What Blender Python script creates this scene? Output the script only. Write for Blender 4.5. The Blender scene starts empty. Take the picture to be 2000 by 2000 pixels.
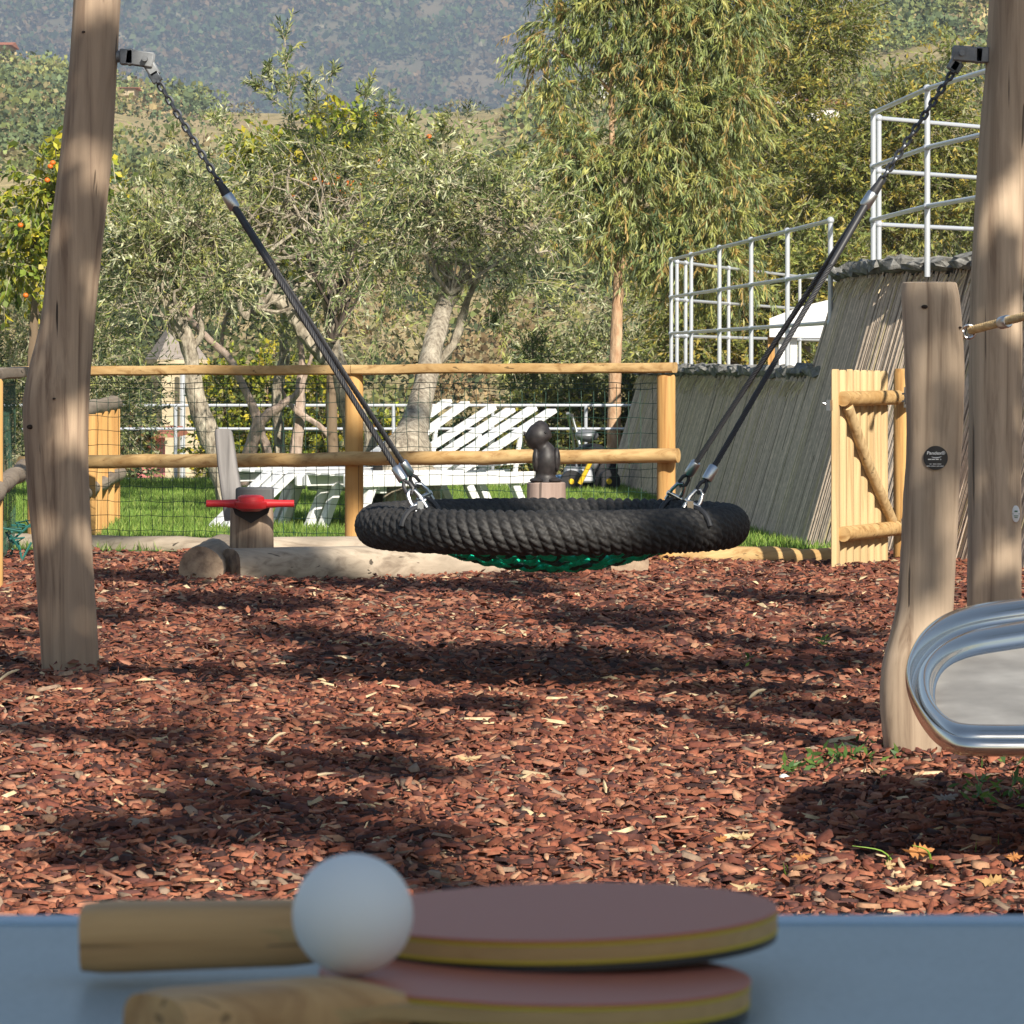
import bpy, math, random
import numpy as np
from mathutils import Vector, Matrix

random.seed(7)
rng = np.random.default_rng(11)
S = bpy.context.scene
COL = S.collection

# ---------------------------------------------------------------- camera
H, F, YH = 0.975, 7800.0, 706.0          # eye height, focal length in px of the 2000 px photo, horizon row
cam_d = bpy.data.cameras.new("camera")
cam = bpy.data.objects.new("camera", cam_d)
COL.objects.link(cam)
cam.location = (0, 0, H)
cam.rotation_euler = (math.radians(90), 0, 0)
cam_d.sensor_width = 36
cam_d.lens = 36 * F / 2000
cam_d.shift_y = -(1000 - YH) / 2000
cam_d.clip_start = 0.2
cam_d.clip_end = 6000
cam_d.dof.use_dof = True
cam_d.dof.focus_distance = 13.5
cam_d.dof.aperture_fstop = (36 * F / 2000) / 2.5
S.camera = cam

# ---------------------------------------------------------------- sky and sun
SUN_AZ, SUN_EL = math.radians(23), math.radians(33)     # behind the viewer, to the right
TOSUN = np.array([math.sin(SUN_AZ) * math.cos(SUN_EL), -math.cos(SUN_AZ) * math.cos(SUN_EL), math.sin(SUN_EL)])
W = bpy.data.worlds.new("World")
S.world = W
W.use_nodes = True
nt = W.node_tree
bg = nt.nodes["Background"]
sky = nt.nodes.new("ShaderNodeTexSky")
sky.sky_type = 'NISHITA'
sky.sun_disc = False
sky.sun_elevation = SUN_EL
sky.sun_rotation = math.pi - SUN_AZ
sky.air_density = 1.5
sky.ozone_density = 2.5
sky.dust_density = 0.6
nt.links.new(sky.outputs[0], bg.inputs[0])
bg.inputs[1].default_value = 0.060
sun_d = bpy.data.lights.new("sun", 'SUN')
sun_d.energy = 5.0
sun_d.angle = math.radians(0.53)
sun_d.color = (1.0, 0.925, 0.80)
sun = bpy.data.objects.new("sun", sun_d)
COL.objects.link(sun)
sun.location = (6, -12, 14)
sun.rotation_euler = Vector(TOSUN).to_track_quat('Z', 'Y').to_euler()
S.view_settings.view_transform = 'Standard'
S.view_settings.look = 'None'
S.view_settings.gamma = 1
S.view_settings.exposure = 0.74
S.view_settings.use_curve_mapping = False
S.cycles.max_bounces = 6
S.cycles.transparent_max_bounces = 8
S.cycles.volume_bounces = 0


# ================================================================ helpers
def at(px, py, d):
    """surveyed point: photo column and row, distance in metres -> world metres"""
    return np.array([(px - 1000) * d / F, d, H + (YH - py) * d / F])


def gd(py):
    """distance of a ground point seen at photo row py"""
    return H * F / (py - YH)


def tag(o, label=None, cat=None, group=None, kind=None):
    if label: o['label'] = label
    if cat: o['category'] = cat
    if group: o['group'] = group
    if kind: o['kind'] = kind
    return o


def thing(name, loc, label, cat, group=None):
    o = bpy.data.objects.new(name, None)
    o.empty_display_size = 0.1
    COL.objects.link(o)
    o.location = Vector([float(v) for v in loc])
    return tag(o, label, cat, group)


def wloc(o):
    v = Vector((0, 0, 0))
    while o is not None:
        v = v + o.location
        o = o.parent
    return v


class MB:
    def __init__(s):
        s.v = []; s.f = []; s.n = 0; s.c = []

    def add(s, v, f, col=None):
        v = np.asarray(v, float)
        s.v.append(v)
        k = s.n
        s.f.extend([tuple(int(i) + k for i in q) for q in f])
        s.n += len(v)
        s.c.append(np.tile(np.array(col if col is not None else (1, 1, 1), float), (len(v), 1)))
        return s

    def tube(s, pts, r, k=8, cap=True, col=None, squash=None):
        P = np.asarray(pts, float)
        n = len(P)
        R = np.full(n, float(r)) if np.isscalar(r) else np.asarray(r, float)
        T = np.gradient(P, axis=0)
        T /= np.linalg.norm(T, axis=1)[:, None] + 1e-12
        a = np.array([0, 0, 1.0]) if abs(T[0][2]) < .9 else np.array([1.0, 0, 0])
        u = np.cross(T[0], a); u /= np.linalg.norm(u)
        V = np.zeros((n, k, 3))
        ang = np.arange(k) * 2 * math.pi / k
        for i in range(n):
            u = u - T[i] * np.dot(u, T[i]); u /= np.linalg.norm(u)
            w = np.cross(T[i], u)
            V[i] = P[i] + R[i] * (np.cos(ang)[:, None] * u + np.sin(ang)[:, None] * w)
        f = []
        for i in range(n - 1):
            for j in range(k):
                j2 = (j + 1) % k
                f.append((i * k + j, i * k + j2, (i + 1) * k + j2, (i + 1) * k + j))
        if cap:
            f.append(tuple(range(k - 1, -1, -1)))
            f.append(tuple((n - 1) * k + j for j in range(k)))
        return s.add(V.reshape(-1, 3), f, col)

    def box(s, c, size, M=None, col=None, taper=1.0):
        x, y, z = [q / 2 for q in size]
        v = np.array([(-x, -y, -z), (x, -y, -z), (x, y, -z), (-x, y, -z),
                      (-x * taper, -y * taper, z), (x * taper, -y * taper, z), (x * taper, y * taper, z), (-x * taper, y * taper, z)])
        if M is not None:
            v = v @ np.array(M).T
        return s.add(v + np.array(c), [(3, 2, 1, 0), (4, 5, 6, 7), (0, 1, 5, 4), (1, 2, 6, 5), (2, 3, 7, 6), (3, 0, 4, 7)], col)

    def sphere(s, c, r, k=12, m=8, col=None, M=None):
        r = np.array([r] * 3 if np.isscalar(r) else r, float)
        v = [(0, 0, 1)]
        for i in range(1, m):
            for j in range(k):
                t = math.pi * i / m; p = 2 * math.pi * j / k
                v.append((math.sin(t) * math.cos(p), math.sin(t) * math.sin(p), math.cos(t)))
        v.append((0, 0, -1))
        v = np.array(v) * r
        if M is not None: v = v @ np.array(M).T
        f = [(0, 1 + j, 1 + (j + 1) % k) for j in range(k)]
        for i in range(m - 2):
            for j in range(k):
                a = 1 + i * k + j; b = 1 + i * k + (j + 1) % k
                f.append((a, a + k, b + k, b))
        e = len(v) - 1; q = 1 + (m - 2) * k
        f += [(e, q + (j + 1) % k, q + j) for j in range(k)]
        return s.add(v + np.array(c), f, col)

    def lathe(s, c, prof, k=24, M=None, col=None):
        v = []; f = []
        for (r, z) in prof:
            for j in range(k):
                a = 2 * math.pi * j / k
                v.append((r * math.cos(a), r * math.sin(a), z))
        v = np.array(v)
        if M is not None: v = v @ np.array(M).T
        for i in range(len(prof) - 1):
            for j in range(k):
                j2 = (j + 1) % k
                f.append((i * k + j, i * k + j2, (i + 1) * k + j2, (i + 1) * k + j))
        f.append(tuple(range(k - 1, -1, -1))); f.append(tuple((len(prof) - 1) * k + j for j in range(k)))
        return s.add(v + np.array(c), f, col)

    def build(s, name, mat, parent=None, origin=None, smooth=True, bevel=0, kind=None, colored=False, angle=40):
        V = np.concatenate(s.v)
        o3 = np.array(wloc(parent)) if parent is not None else (np.array(origin, float) if origin is not None else np.zeros(3))
        me = bpy.data.meshes.new(name)
        me.from_pydata((V - o3).tolist(), [], s.f)
        if smooth:
            me.polygons.foreach_set('use_smooth', [True] * len(me.polygons))
            me.set_sharp_from_angle(angle=math.radians(angle))
        if colored:
            ca = me.color_attributes.new('Col', 'FLOAT_COLOR', 'POINT')
            C = np.concatenate(s.c); C = np.concatenate([C, np.ones((len(C), 1))], 1)
            ca.data.foreach_set('color', C.ravel())
        me.materials.append(mat)
        ob = bpy.data.objects.new(name, me)
        COL.objects.link(ob)
        if parent is not None: ob.parent = parent
        elif origin is not None: ob.location = Vector([float(q) for q in origin])
        if bevel:
            b = ob.modifiers.new('bevel', 'BEVEL'); b.width = bevel; b.segments = 2; b.limit_method = 'ANGLE'
        if kind: ob['kind'] = kind
        return ob


def arr_mesh(name, V, Fq, mat, C=None, parent=None, origin=None, kind=None, smooth=False):
    """one mesh from numpy arrays; Fq is (n,k)"""
    V = np.asarray(V, np.float32)
    o3 = np.array(wloc(parent)) if parent is not None else (np.array(origin, float) if origin is not None else np.zeros(3))
    V = (V - o3).astype(np.float32)
    n, k = Fq.shape
    me = bpy.data.meshes.new(name)
    me.vertices.add(len(V)); me.vertices.foreach_set('co', V.ravel())
    me.loops.add(n * k); me.loops.foreach_set('vertex_index', Fq.astype(np.int32).ravel())
    me.polygons.add(n)
    me.polygons.foreach_set('loop_start', np.arange(0, n * k, k, dtype=np.int32))
    me.polygons.foreach_set('loop_total', np.full(n, k, dtype=np.int32))
    if smooth: me.polygons.foreach_set('use_smooth', np.ones(n, bool))
    me.update(calc_edges=True)
    if C is not None:
        ca = me.color_attributes.new('Col', 'FLOAT_COLOR', 'POINT')
        C4 = np.concatenate([C, np.ones((len(C), 1))], 1).astype(np.float32)
        ca.data.foreach_set('color', C4.ravel())
    me.materials.append(mat)
    ob = bpy.data.objects.new(name, me)
    COL.objects.link(ob)
    if parent is not None: ob.parent = parent
    elif origin is not None: ob.location = Vector([float(q) for q in origin])
    if kind: ob['kind'] = kind
    return ob


def place(name, me, parent, loc, M=None):
    """a further object on shared mesh data; loc is world, M a rotation matrix"""
    ob = bpy.data.objects.new(name, me)
    COL.objects.link(ob)
    ob.parent = parent
    l = Vector([float(q) for q in loc]) - (wloc(parent) if parent is not None else Vector((0, 0, 0)))
    ob.location = l
    if M is not None:
        ob.rotation_euler = Matrix([[float(q) for q in r] for r in M]).to_euler()
    return ob


def interp_path(keys, n):
    K = np.array(keys, float)
    t = np.linspace(0, len(K) - 1, n)
    out = np.zeros((n, K.shape[1]))
    for i, q in enumerate(t):
        j = min(int(q), len(K) - 2); u = q - j
        p0 = K[max(j - 1, 0)]; p1 = K[j]; p2 = K[j + 1]; p3 = K[min(j + 2, len(K) - 1)]
        out[i] = 0.5 * ((2 * p1) + (-p0 + p2) * u + (2 * p0 - 5 * p1 + 4 * p2 - p3) * u * u + (-p0 + 3 * p1 - 3 * p2 + p3) * u ** 3)
    return out


def unit(v):
    v = np.asarray(v, float)
    return v / (np.linalg.norm(v, axis=-1, keepdims=True) + 1e-12)


def frame_from(z, x=(0, 0, 1)):
    z = unit(z); x = np.asarray(x, float)
    if abs(np.dot(z, unit(x))) > .97: x = np.array([1.0, 0, 0])
    y = unit(np.cross(z, x)); x = np.cross(y, z)
    return np.stack([x, y, z], 1)          # columns


# ---------------------------------------------------------------- materials
def mat(name, base, rough=.6, metal=0, spec=.4):
    m = bpy.data.materials.new(name); m.use_nodes = True
    b = m.node_tree.nodes['Principled BSDF']
    b.inputs['Base Color'].default_value = (*base, 1)
    b.inputs['Roughness'].default_value = rough
    b.inputs['Metallic'].default_value = metal
    b.inputs['Specular IOR Level'].default_value = spec
    return m


def ramp(nt, fac, stops):
    r = nt.nodes.new('ShaderNodeValToRGB')
    e = r.color_ramp.elements
    while len(e) < len(stops): e.new(0.5)
    for i, (p, c) in enumerate(stops):
        e[i].position = p
        e[i].color = (*c, 1) if len(c) == 3 else c
    nt.links.new(fac, r.inputs[0])
    return r.outputs[0]


def mixc(nt, fac, a, b, mode='MIX'):
    m = nt.nodes.new('ShaderNodeMix'); m.data_type = 'RGBA'; m.blend_type = mode
    for sock, v in ((0, fac), (6, a), (7, b)):
        if isinstance(v, (int, float)): m.inputs[sock].default_value = v
        elif isinstance(v, tuple): m.inputs[sock].default_value = (*v, 1)
        else: nt.links.new(v, m.inputs[sock])
    return m.outputs[2]


def noise(nt, scale, detail=4, rough=.55, stretch=(1, 1, 1), coord='Object', dist=0):
    tc = nt.nodes.new('ShaderNodeTexCoord'); mp = nt.nodes.new('ShaderNodeMapping')
    mp.inputs['Scale'].default_value = stretch
    nt.links.new(tc.outputs[coord], mp.inputs[0])
    n = nt.nodes.new('ShaderNodeTexNoise')
    n.inputs['Scale'].default_value = scale; n.inputs['Detail'].default_value = detail
    n.inputs['Roughness'].default_value = rough; n.inputs['Distortion'].default_value = dist
    nt.links.new(mp.outputs[0], n.inputs['Vector'])
    return n.outputs['Fac']


def bump(nt, h, strength=.4, dist=.01, normal=None):
    b = nt.nodes.new('ShaderNodeBump')
    b.inputs['Strength'].default_value = strength; b.inputs['Distance'].default_value = dist
    nt.links.new(h, b.inputs['Height'])
    if normal is not None: nt.links.new(normal, b.inputs['Normal'])
    return b.outputs[0]


def wood(name, dark, light, axis='z', rough=.75, crack=.5, grain=30, spec=.25, blotch=None):
    m = mat(name, light, rough, 0, spec)
    nt = m.node_tree; b = nt.nodes['Principled BSDF']
    st = {'x': (.05, 1, 1), 'y': (1, .05, 1), 'z': (1, 1, .05)}[axis]
    st2 = {'x': (.02, 1, 1), 'y': (1, .02, 1), 'z': (1, 1, .02)}[axis]
    g = noise(nt, grain, 6, .6, st, dist=.6)
    c = ramp(nt, g, [(.30, dark), (.5, tuple((a + 2 * q) / 3 for a, q in zip(dark, light))), (.7, light)])
    bl = noise(nt, 5, 3, .5, tuple(max(.25, q) for q in st))
    bc = blotch or tuple(q * .62 for q in light)
    c = mixc(nt, ramp(nt, bl, [(.42, (0, 0, 0)), (.72, (.75,) * 3)]), c, bc)
    ck = noise(nt, grain * 1.3, 2, .5, st2, dist=.3)
    ckm = ramp(nt, ck, [(.0, (0, 0, 0)), (.285, (0, 0, 0)), (.315, (1, 1, 1))])
    c = mixc(nt, crack, c, mixc(nt, 1.0, c, ckm, 'MULTIPLY'))
    nt.links.new(c, b.inputs['Base Color'])
    fg = noise(nt, grain * 4, 3, .6, st2, dist=.2)
    c = mixc(nt, .8, c, mixc(nt, 1.0, c, ramp(nt, fg, [(.33, (.62, .58, .55)), (.45, (.95,) * 3), (.62, (1.12,) * 3)]), 'MULTIPLY'))
    ck2 = noise(nt, grain * 1.9, 1, .5, tuple(q * .35 if q < .5 else q for q in st2), dist=.15)
    c = mixc(nt, crack, c, mixc(nt, 1.0, c, ramp(nt, ck2, [(.0, (.25, .22, .2)), (.315, (.25, .22, .2)), (.33, (1, 1, 1))]), 'MULTIPLY'))
    n1 = bump(nt, g, .35, .004)
    n2 = bump(nt, ckm, .6 * crack, .006, n1)
    nt.links.new(n2, b.inputs['Normal'])
    return m


def noisy(name, stops, scale=8, detail=5, rough=.8, bumps=(.4, .01), stretch=(1, 1, 1), metal=0, spec=.3, coord='Object'):
    m = mat(name, stops[-1][1], rough, metal, spec)
    nt = m.node_tree; b = nt.nodes['Principled BSDF']
    g = noise(nt, scale, detail, .6, stretch, coord)
    nt.links.new(ramp(nt, g, stops), b.inputs['Base Color'])
    if bumps: nt.links.new(bump(nt, g, *bumps), b.inputs['Normal'])
    return m


def vcol(name, rough=.7, spec=.25, trans=0.0, var=None, bumps=None):
    """colour of each piece comes from its colour attribute"""
    m = mat(name, (.5, .5, .5), rough, 0, spec)
    nt = m.node_tree; b = nt.nodes['Principled BSDF']
    a = nt.nodes.new('ShaderNodeAttribute'); a.attribute_name = 'Col'
    c = a.outputs['Color']
    if var:
        sc, lo, hi = var
        g = noise(nt, sc, 3, .6)
        c = mixc(nt, 1.0, c, ramp(nt, g, [(.3, (lo,) * 3), (.7, (hi,) * 3)]), 'MULTIPLY')
        if bumps: nt.links.new(bump(nt, g, *bumps), b.inputs['Normal'])
    nt.links.new(c, b.inputs['Base Color'])
    if trans > 0:
        t = nt.nodes.new('ShaderNodeBsdfTranslucent'); nt.links.new(c, t.inputs[0])
        mx = nt.nodes.new('ShaderNodeMixShader'); mx.inputs[0].default_value = trans
        out = nt.nodes['Material Output']
        nt.links.new(b.outputs[0], mx.inputs[1]); nt.links.new(t.outputs[0], mx.inputs[2]); nt.links.new(mx.outputs[0], out.inputs[0])
    return m


M_leaf = vcol('leaves', .5, .45, .38)
M_far = vcol('far_foliage', .9, .1, 0)
M_chip = vcol('bark_chips', .85, .2, 0, (60, .75, 1.2), (.5, .004))
M_grass = vcol('grass_blades', .6, .3, .3)
M_post = wood('weathered_log', (.17, .11, .075), (.54, .40, .28), 'z', crack=.9, grain=30, blotch=(.27, .20, .15))
M_post2 = wood('weathered_log_pale', (.20, .135, .09), (.60, .46, .33), 'z', crack=.7, grain=30, blotch=(.33, .25, .18))
M_greyx = wood('grey_log_lengthways', (.22, .17, .125), (.52, .43, .33), 'x', crack=.8, grain=24, blotch=(.34, .28, .215))
M_greyy = wood('grey_log_crossways', (.15, .115, .09), (.36, .29, .22), 'y', crack=.7, grain=20)
M_endgr = noisy('log_end_grain', [(.3, (.16, .11, .08)), (.55, (.36, .26, .18)), (.75, (.44, .33, .23))], 22, 6, .9, (.6, .01))
M_pinex = wood('yellow_pine_rail', (.27, .14, .05), (.68, .47, .22), 'x', crack=.6, grain=30, blotch=(.42, .24, .085))
M_piney = wood('yellow_pine_side_rail', (.42, .24, .07), (.66, .44, .18), 'y', crack=.3, grain=22)
M_pinez = wood('yellow_pine_post', (.28, .13, .04), (.66, .40, .15), 'z', crack=.6, grain=28, blotch=(.45, .23, .07))
M_slat = wood('pale_pine_slat', (.34, .22, .10), (.68, .50, .27), 'z', crack=.5, grain=34, blotch=(.46, .33, .17))
M_steel = mat('galvanised_steel', (.55, .57, .60), .34, 1)
M_dark = noisy('dark_chain_steel', [(.3, (.035, .038, .045)), (.7, (.14, .15, .17))], 60, 3, .36, None, metal=.7)
M_brk = noisy('grey_bracket_steel', [(.3, (.17, .18, .195)), (.7, (.29, .30, .31))], 30, 3, .55, (.3, .002), metal=.3)
M_chrome = mat('polished_steel', (.70, .67, .63), .17, 1)
M_cable = mat('black_cable', (.028, .028, .032), .5, 0, .5)
M_rope = noisy('black_braided_rope', [(.3, (.012, .012, .013)), (.7, (.045, .042, .04))], 90, 3, .62, (.4, .002), spec=.4)
M_net = mat('green_net_rope', (.0, .50, .30), .6, 0, .3)
M_netd = mat('dark_net_rope', (.004, .035, .025), .5, 0, .5)
M_wire = mat('green_wire', (.02, .06, .04), .5, 0, .4)
M_white = mat('white_plastic', (.80, .80, .80), .4, 0, .4)
M_pipe = mat('painted_pipe', (.60, .63, .68), .32, .35, .5)
M_red = mat('red_plastic', (.58, .025, .03), .38, 0, .5)


# ---------------------------------------------------------------- foliage generators
def leaf_mesh(P, D, L, Wd, C):
    """P base points, D directions (unit), L lengths, Wd widths, C colours -> quads"""
    n = len(P)
    up = unit(rng.normal(size=(n, 3)))
    side = unit(np.cross(D, up))
    nrm = np.cross(side, D)
    L = L[:, None]; Wd = Wd[:, None]
    V = np.zeros((n, 4, 3))
    V[:, 0] = P
    V[:, 1] = P + D * L * .45 + side * Wd * .5 + nrm * L * .05
    V[:, 2] = P + D * L
    V[:, 3] = P + D * L * .45 - side * Wd * .5 + nrm * L * .05
    Fq = np.arange(n * 4).reshape(n, 4)
    return V.reshape(-1, 3), Fq, np.repeat(C, 4, axis=0)


def twig_tubes(S0, D, L, droop, r0, seg=4):
    n = len(S0)
    t = np.linspace(0, 1, seg)
    P = S0[:, None] + D[:, None] * (L[:, None] * t)[:, :, None]
    P[:, :, 2] -= droop * L[:, None] * (t ** 2)
    up = unit(rng.normal(size=(n, 3)))
    a = unit(np.cross(D, up)); b = np.cross(a, D)
    V = np.zeros((n, seg, 3, 3))
    for j in range(3):
        an = j * 2.094
        off = math.cos(an) * a + math.sin(an) * b
        V[:, :, j] = P + off[:, None] * (r0 * (1 - .75 * t))[None, :, None]
    idx = np.arange(n * seg * 3).reshape(n, seg, 3)
    q = []
    for s in range(seg - 1):
        for j in range(3):
            q.append(np.stack([idx[:, s, j], idx[:, s, (j + 1) % 3], idx[:, s + 1, (j + 1) % 3], idx[:, s + 1, j]], -1))
    return V.reshape(-1, 3), np.concatenate(q), P


def crown(parent, ells, n_tw, tl, per, ll, lw, palette, droop=.2, upb=.3, hang=0.0, spread=.8, shell=.5, twr=.003, twcol=None, mat_l=None, mat_t=None, cvar=.25, name='crown', leafkind=None, extra=None):
    """ells: (x,y,z, rx,ry,rz, weight). Leaves sit along twigs that start inside the ellipsoids."""
    E = np.array([e[:6] for e in ells], float)
    w = np.array([(e[3] * e[4] * e[5]) ** (2 / 3) * (e[6] if len(e) > 6 else 1) for e in ells]); w /= w.sum()
    k = rng.choice(len(E), n_tw, p=w)
    u = unit(rng.normal(size=(n_tw, 3)))
    rad = rng.random(n_tw) ** (1 / 3)
    rad = shell + (1 - shell) * rad if shell else rad
    rad *= rng.uniform(.55, 1.0, n_tw)
    S0 = E[k, :3] + u * rad[:, None] * E[k, 3:6]
    D = unit(u * spread + rng.normal(size=(n_tw, 3)) * .55 + np.array([0, 0, upb]))
    L = tl * rng.uniform(.5, 1.35, n_tw)
    if extra is not None:
        S1, D1, L1 = extra
        S0 = np.concatenate([S0, S1]); D = np.concatenate([D, D1]); L = np.concatenate([L, L1]); k = np.concatenate([k, np.zeros(len(S1), int)])
        n_tw = len(S0)
    V, Q, P = twig_tubes(S0, D, L, droop, twr, 3)
    arr_mesh('twigs', V, Q, mat_t or M_twig, parent=parent, kind='stuff')
    t = (np.arange(per) + rng.random((n_tw, per))) / per
    t = .08 + .92 * t
    PT = S0[:, None] + D[:, None] * (L[:, None] * t)[:, :, None]
    PT[:, :, 2] -= droop * L[:, None] * t ** 2
    N = n_tw * per
    PT = PT.reshape(N, 3)
    tg = np.repeat(D, per, 0) + np.array([0, 0, -droop])
    LD = unit(unit(tg) * .75 + rng.normal(size=(N, 3)) * .55 + np.array([0, 0, -hang]))
    pal = np.array(palette, float)
    tone = rng.choice(len(pal), n_tw)
    C = pal[tone]
    C = np.repeat(C, per, 0)
    other = rng.random(N) < .3
    C[other] = pal[rng.choice(len(pal), other.sum())]
    C = C * rng.uniform(1 - cvar, 1 + cvar, (N, 1)) * np.repeat(rng.uniform(.8, 1.2, (n_tw, 1)), per, 0)
    V, Q, C4 = leaf_mesh(PT, LD, ll * rng.uniform(.6, 1.3, N), lw * rng.uniform(.7, 1.3, N), C)
    return arr_mesh(name, V, Q, mat_l or M_leaf, C4, parent=parent, kind=leafkind)


def ell(px, py, d, rpx, rpy, w=1, dep=None):
    p = at(px, py, d); s = F / d
    return (p[0], p[1], p[2], rpx / s, dep if dep else .8 * (rpx + rpy) / 2 / s, rpy / s, w)


def limb(keys, d, parent, m, name='limb', n=18, k=9, rough=.10, dd=None):
    """keys: (px, py, width_px) at distance d"""
    K = []
    for i, q in enumerate(keys):
        di = d + (dd[i] if dd else 0)
        p = at(q[0], q[1], di)
        K.append((*p, q[2] / 2 * di / F))
    K = interp_path(K, n)
    mb = MB(); mb.tube(K[:, :3], np.maximum(K[:, 3], .002), k)
    V = mb.v[0]; r = np.repeat(K[:, 3], k)
    c = np.repeat(K[:, :3], k, 0)
    V[:] = c + (V - c) * (1 + rough * rng.normal(size=(len(V), 1)))
    return mb.build(name, m, parent)


M_twig = mat('pale_twigs', (.46, .40, .28), .8)
M_twigd = mat('brown_twigs', (.20, .14, .09), .8)
def bark(name, a, b, c, sc=14):
    m = mat(name, b, .9, 0, .15); nt = m.node_tree; B = nt.nodes['Principled BSDF']
    g = noise(nt, sc, 6, .65, (1, 1, .5)); g2 = noise(nt, sc * 3, 4, .6, (1, 1, .4))
    cc = ramp(nt, g, [(.34, a), (.5, b), (.62, c)])
    cc = mixc(nt, .5, cc, ramp(nt, g2, [(.35, a), (.6, c)]))
    nt.links.new(cc, B.inputs['Base Color']); nt.links.new(bump(nt, g2, .8, .02), B.inputs['Normal'])
    return m
M_olive = bark('olive_bark', (.10, .08, .06), (.30, .25, .19), (.52, .46, .36))
M_pink = bark('smooth_pink_bark', (.24, .17, .13), (.42, .31, .25), (.52, .41, .34), 9)
M_euc = bark('eucalyptus_bark', (.30, .16, .09), (.50, .31, .18), (.60, .42, .27), 8)

# ================================================================ ground and landscape
def grid(name, X, Y, Zf, m, kind='structure', smooth=True, Cf=None):
    XX, YY = np.meshgrid(X, Y)
    XX = XX.astype(float)
    ZZ = Zf(XX, YY)
    V = np.stack([XX, YY, ZZ], -1).reshape(-1, 3)
    nx, ny = len(X), len(Y)
    i = np.arange(nx * ny).reshape(ny, nx)
    Q = np.stack([i[:-1, :-1], i[:-1, 1:], i[1:, 1:], i[1:, :-1]], -1).reshape(-1, 4)
    return arr_mesh(name, V, Q, m, parent=None, kind=kind, smooth=smooth, C=Cf(V) if Cf else None)


def vnoise(x, y, seed=0, octs=4, lac=2.0, gain=.5):
    """smooth value noise on numpy arrays"""
    r = np.random.default_rng(seed); tb = r.random((256, 256)) * 2 - 1
    out = 0; a = 1; tot = 0
    for o in range(octs):
        xi = np.floor(x).astype(int); yi = np.floor(y).astype(int)
        fx = x - xi; fy = y - yi
        fx = fx * fx * (3 - 2 * fx); fy = fy * fy * (3 - 2 * fy)
        g = lambda i, j: tb[(i + 37 * o) % 256, (j + 91 * o) % 256]
        v = (g(xi, yi) * (1 - fx) + g(xi + 1, yi) * fx) * (1 - fy) + (g(xi, yi + 1) * (1 - fx) + g(xi + 1, yi + 1) * fx) * fy
        out = out + v * a; tot += a
        x = x * lac; y = y * lac; a *= gain
    return out / tot


M_soil = noisy('dark_mulch_soil', [(.3, (.05, .025, .018)), (.55, (.13, .06, .04)), (.75, (.22, .11, .07))], 30, 6, .95, (.8, .02))
M_earth = noisy('bare_earth', [(.3, (.12, .09, .06)), (.7, (.24, .18, .12))], 2, 5, .95, (.4, .05))
M_lawn = noisy('lawn_turf', [(.3, (.035, .085, .015)), (.6, (.07, .15, .025)), (.8, (.12, .21, .04))], 9, 6, .9, (.5, .02))


def bumpz(x, y):
    z = .018 * vnoise(x * 1.6, y * 1.6, 5, 3) + .010 * vnoise(x * 7, y * 7, 6, 2)
    for cx, cy, h, w in ((-1.36, 12.3, .045, .16), (1.48, 12.3, .045, .16), (.96, 9.58, .04, .14), (-1.3, 17.4, .03, .3), (.1, 17.8, .02, .5)):
        z = z + h * np.exp(-((x - cx) ** 2 + (y - cy) ** 2) / (2 * w * w))
    return z - .035 * np.exp(-((x - .12) ** 2 + (y - 12.3) ** 2) / (2 * .45 ** 2))


grid('ground', np.linspace(-60, 60, 7), np.linspace(-60, 33, 7), lambda x, y: -.06 + 0 * x, M_earth)
grid('mulch_bed', np.linspace(-4.5, 4.5, 110), np.linspace(3, 20.4, 200), lambda x, y: -.012 + bumpz(x, y), M_soil)


# far-side lawn, two sheets meeting the kerb
def lawn_z(x, y): return .005 + .012 * vnoise(x, y, 9, 2) + 0 * x
grid('lawn', np.linspace(-7, 6, 60), np.linspace(20.42, 32.2, 60), lawn_z, M_lawn)


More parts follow.
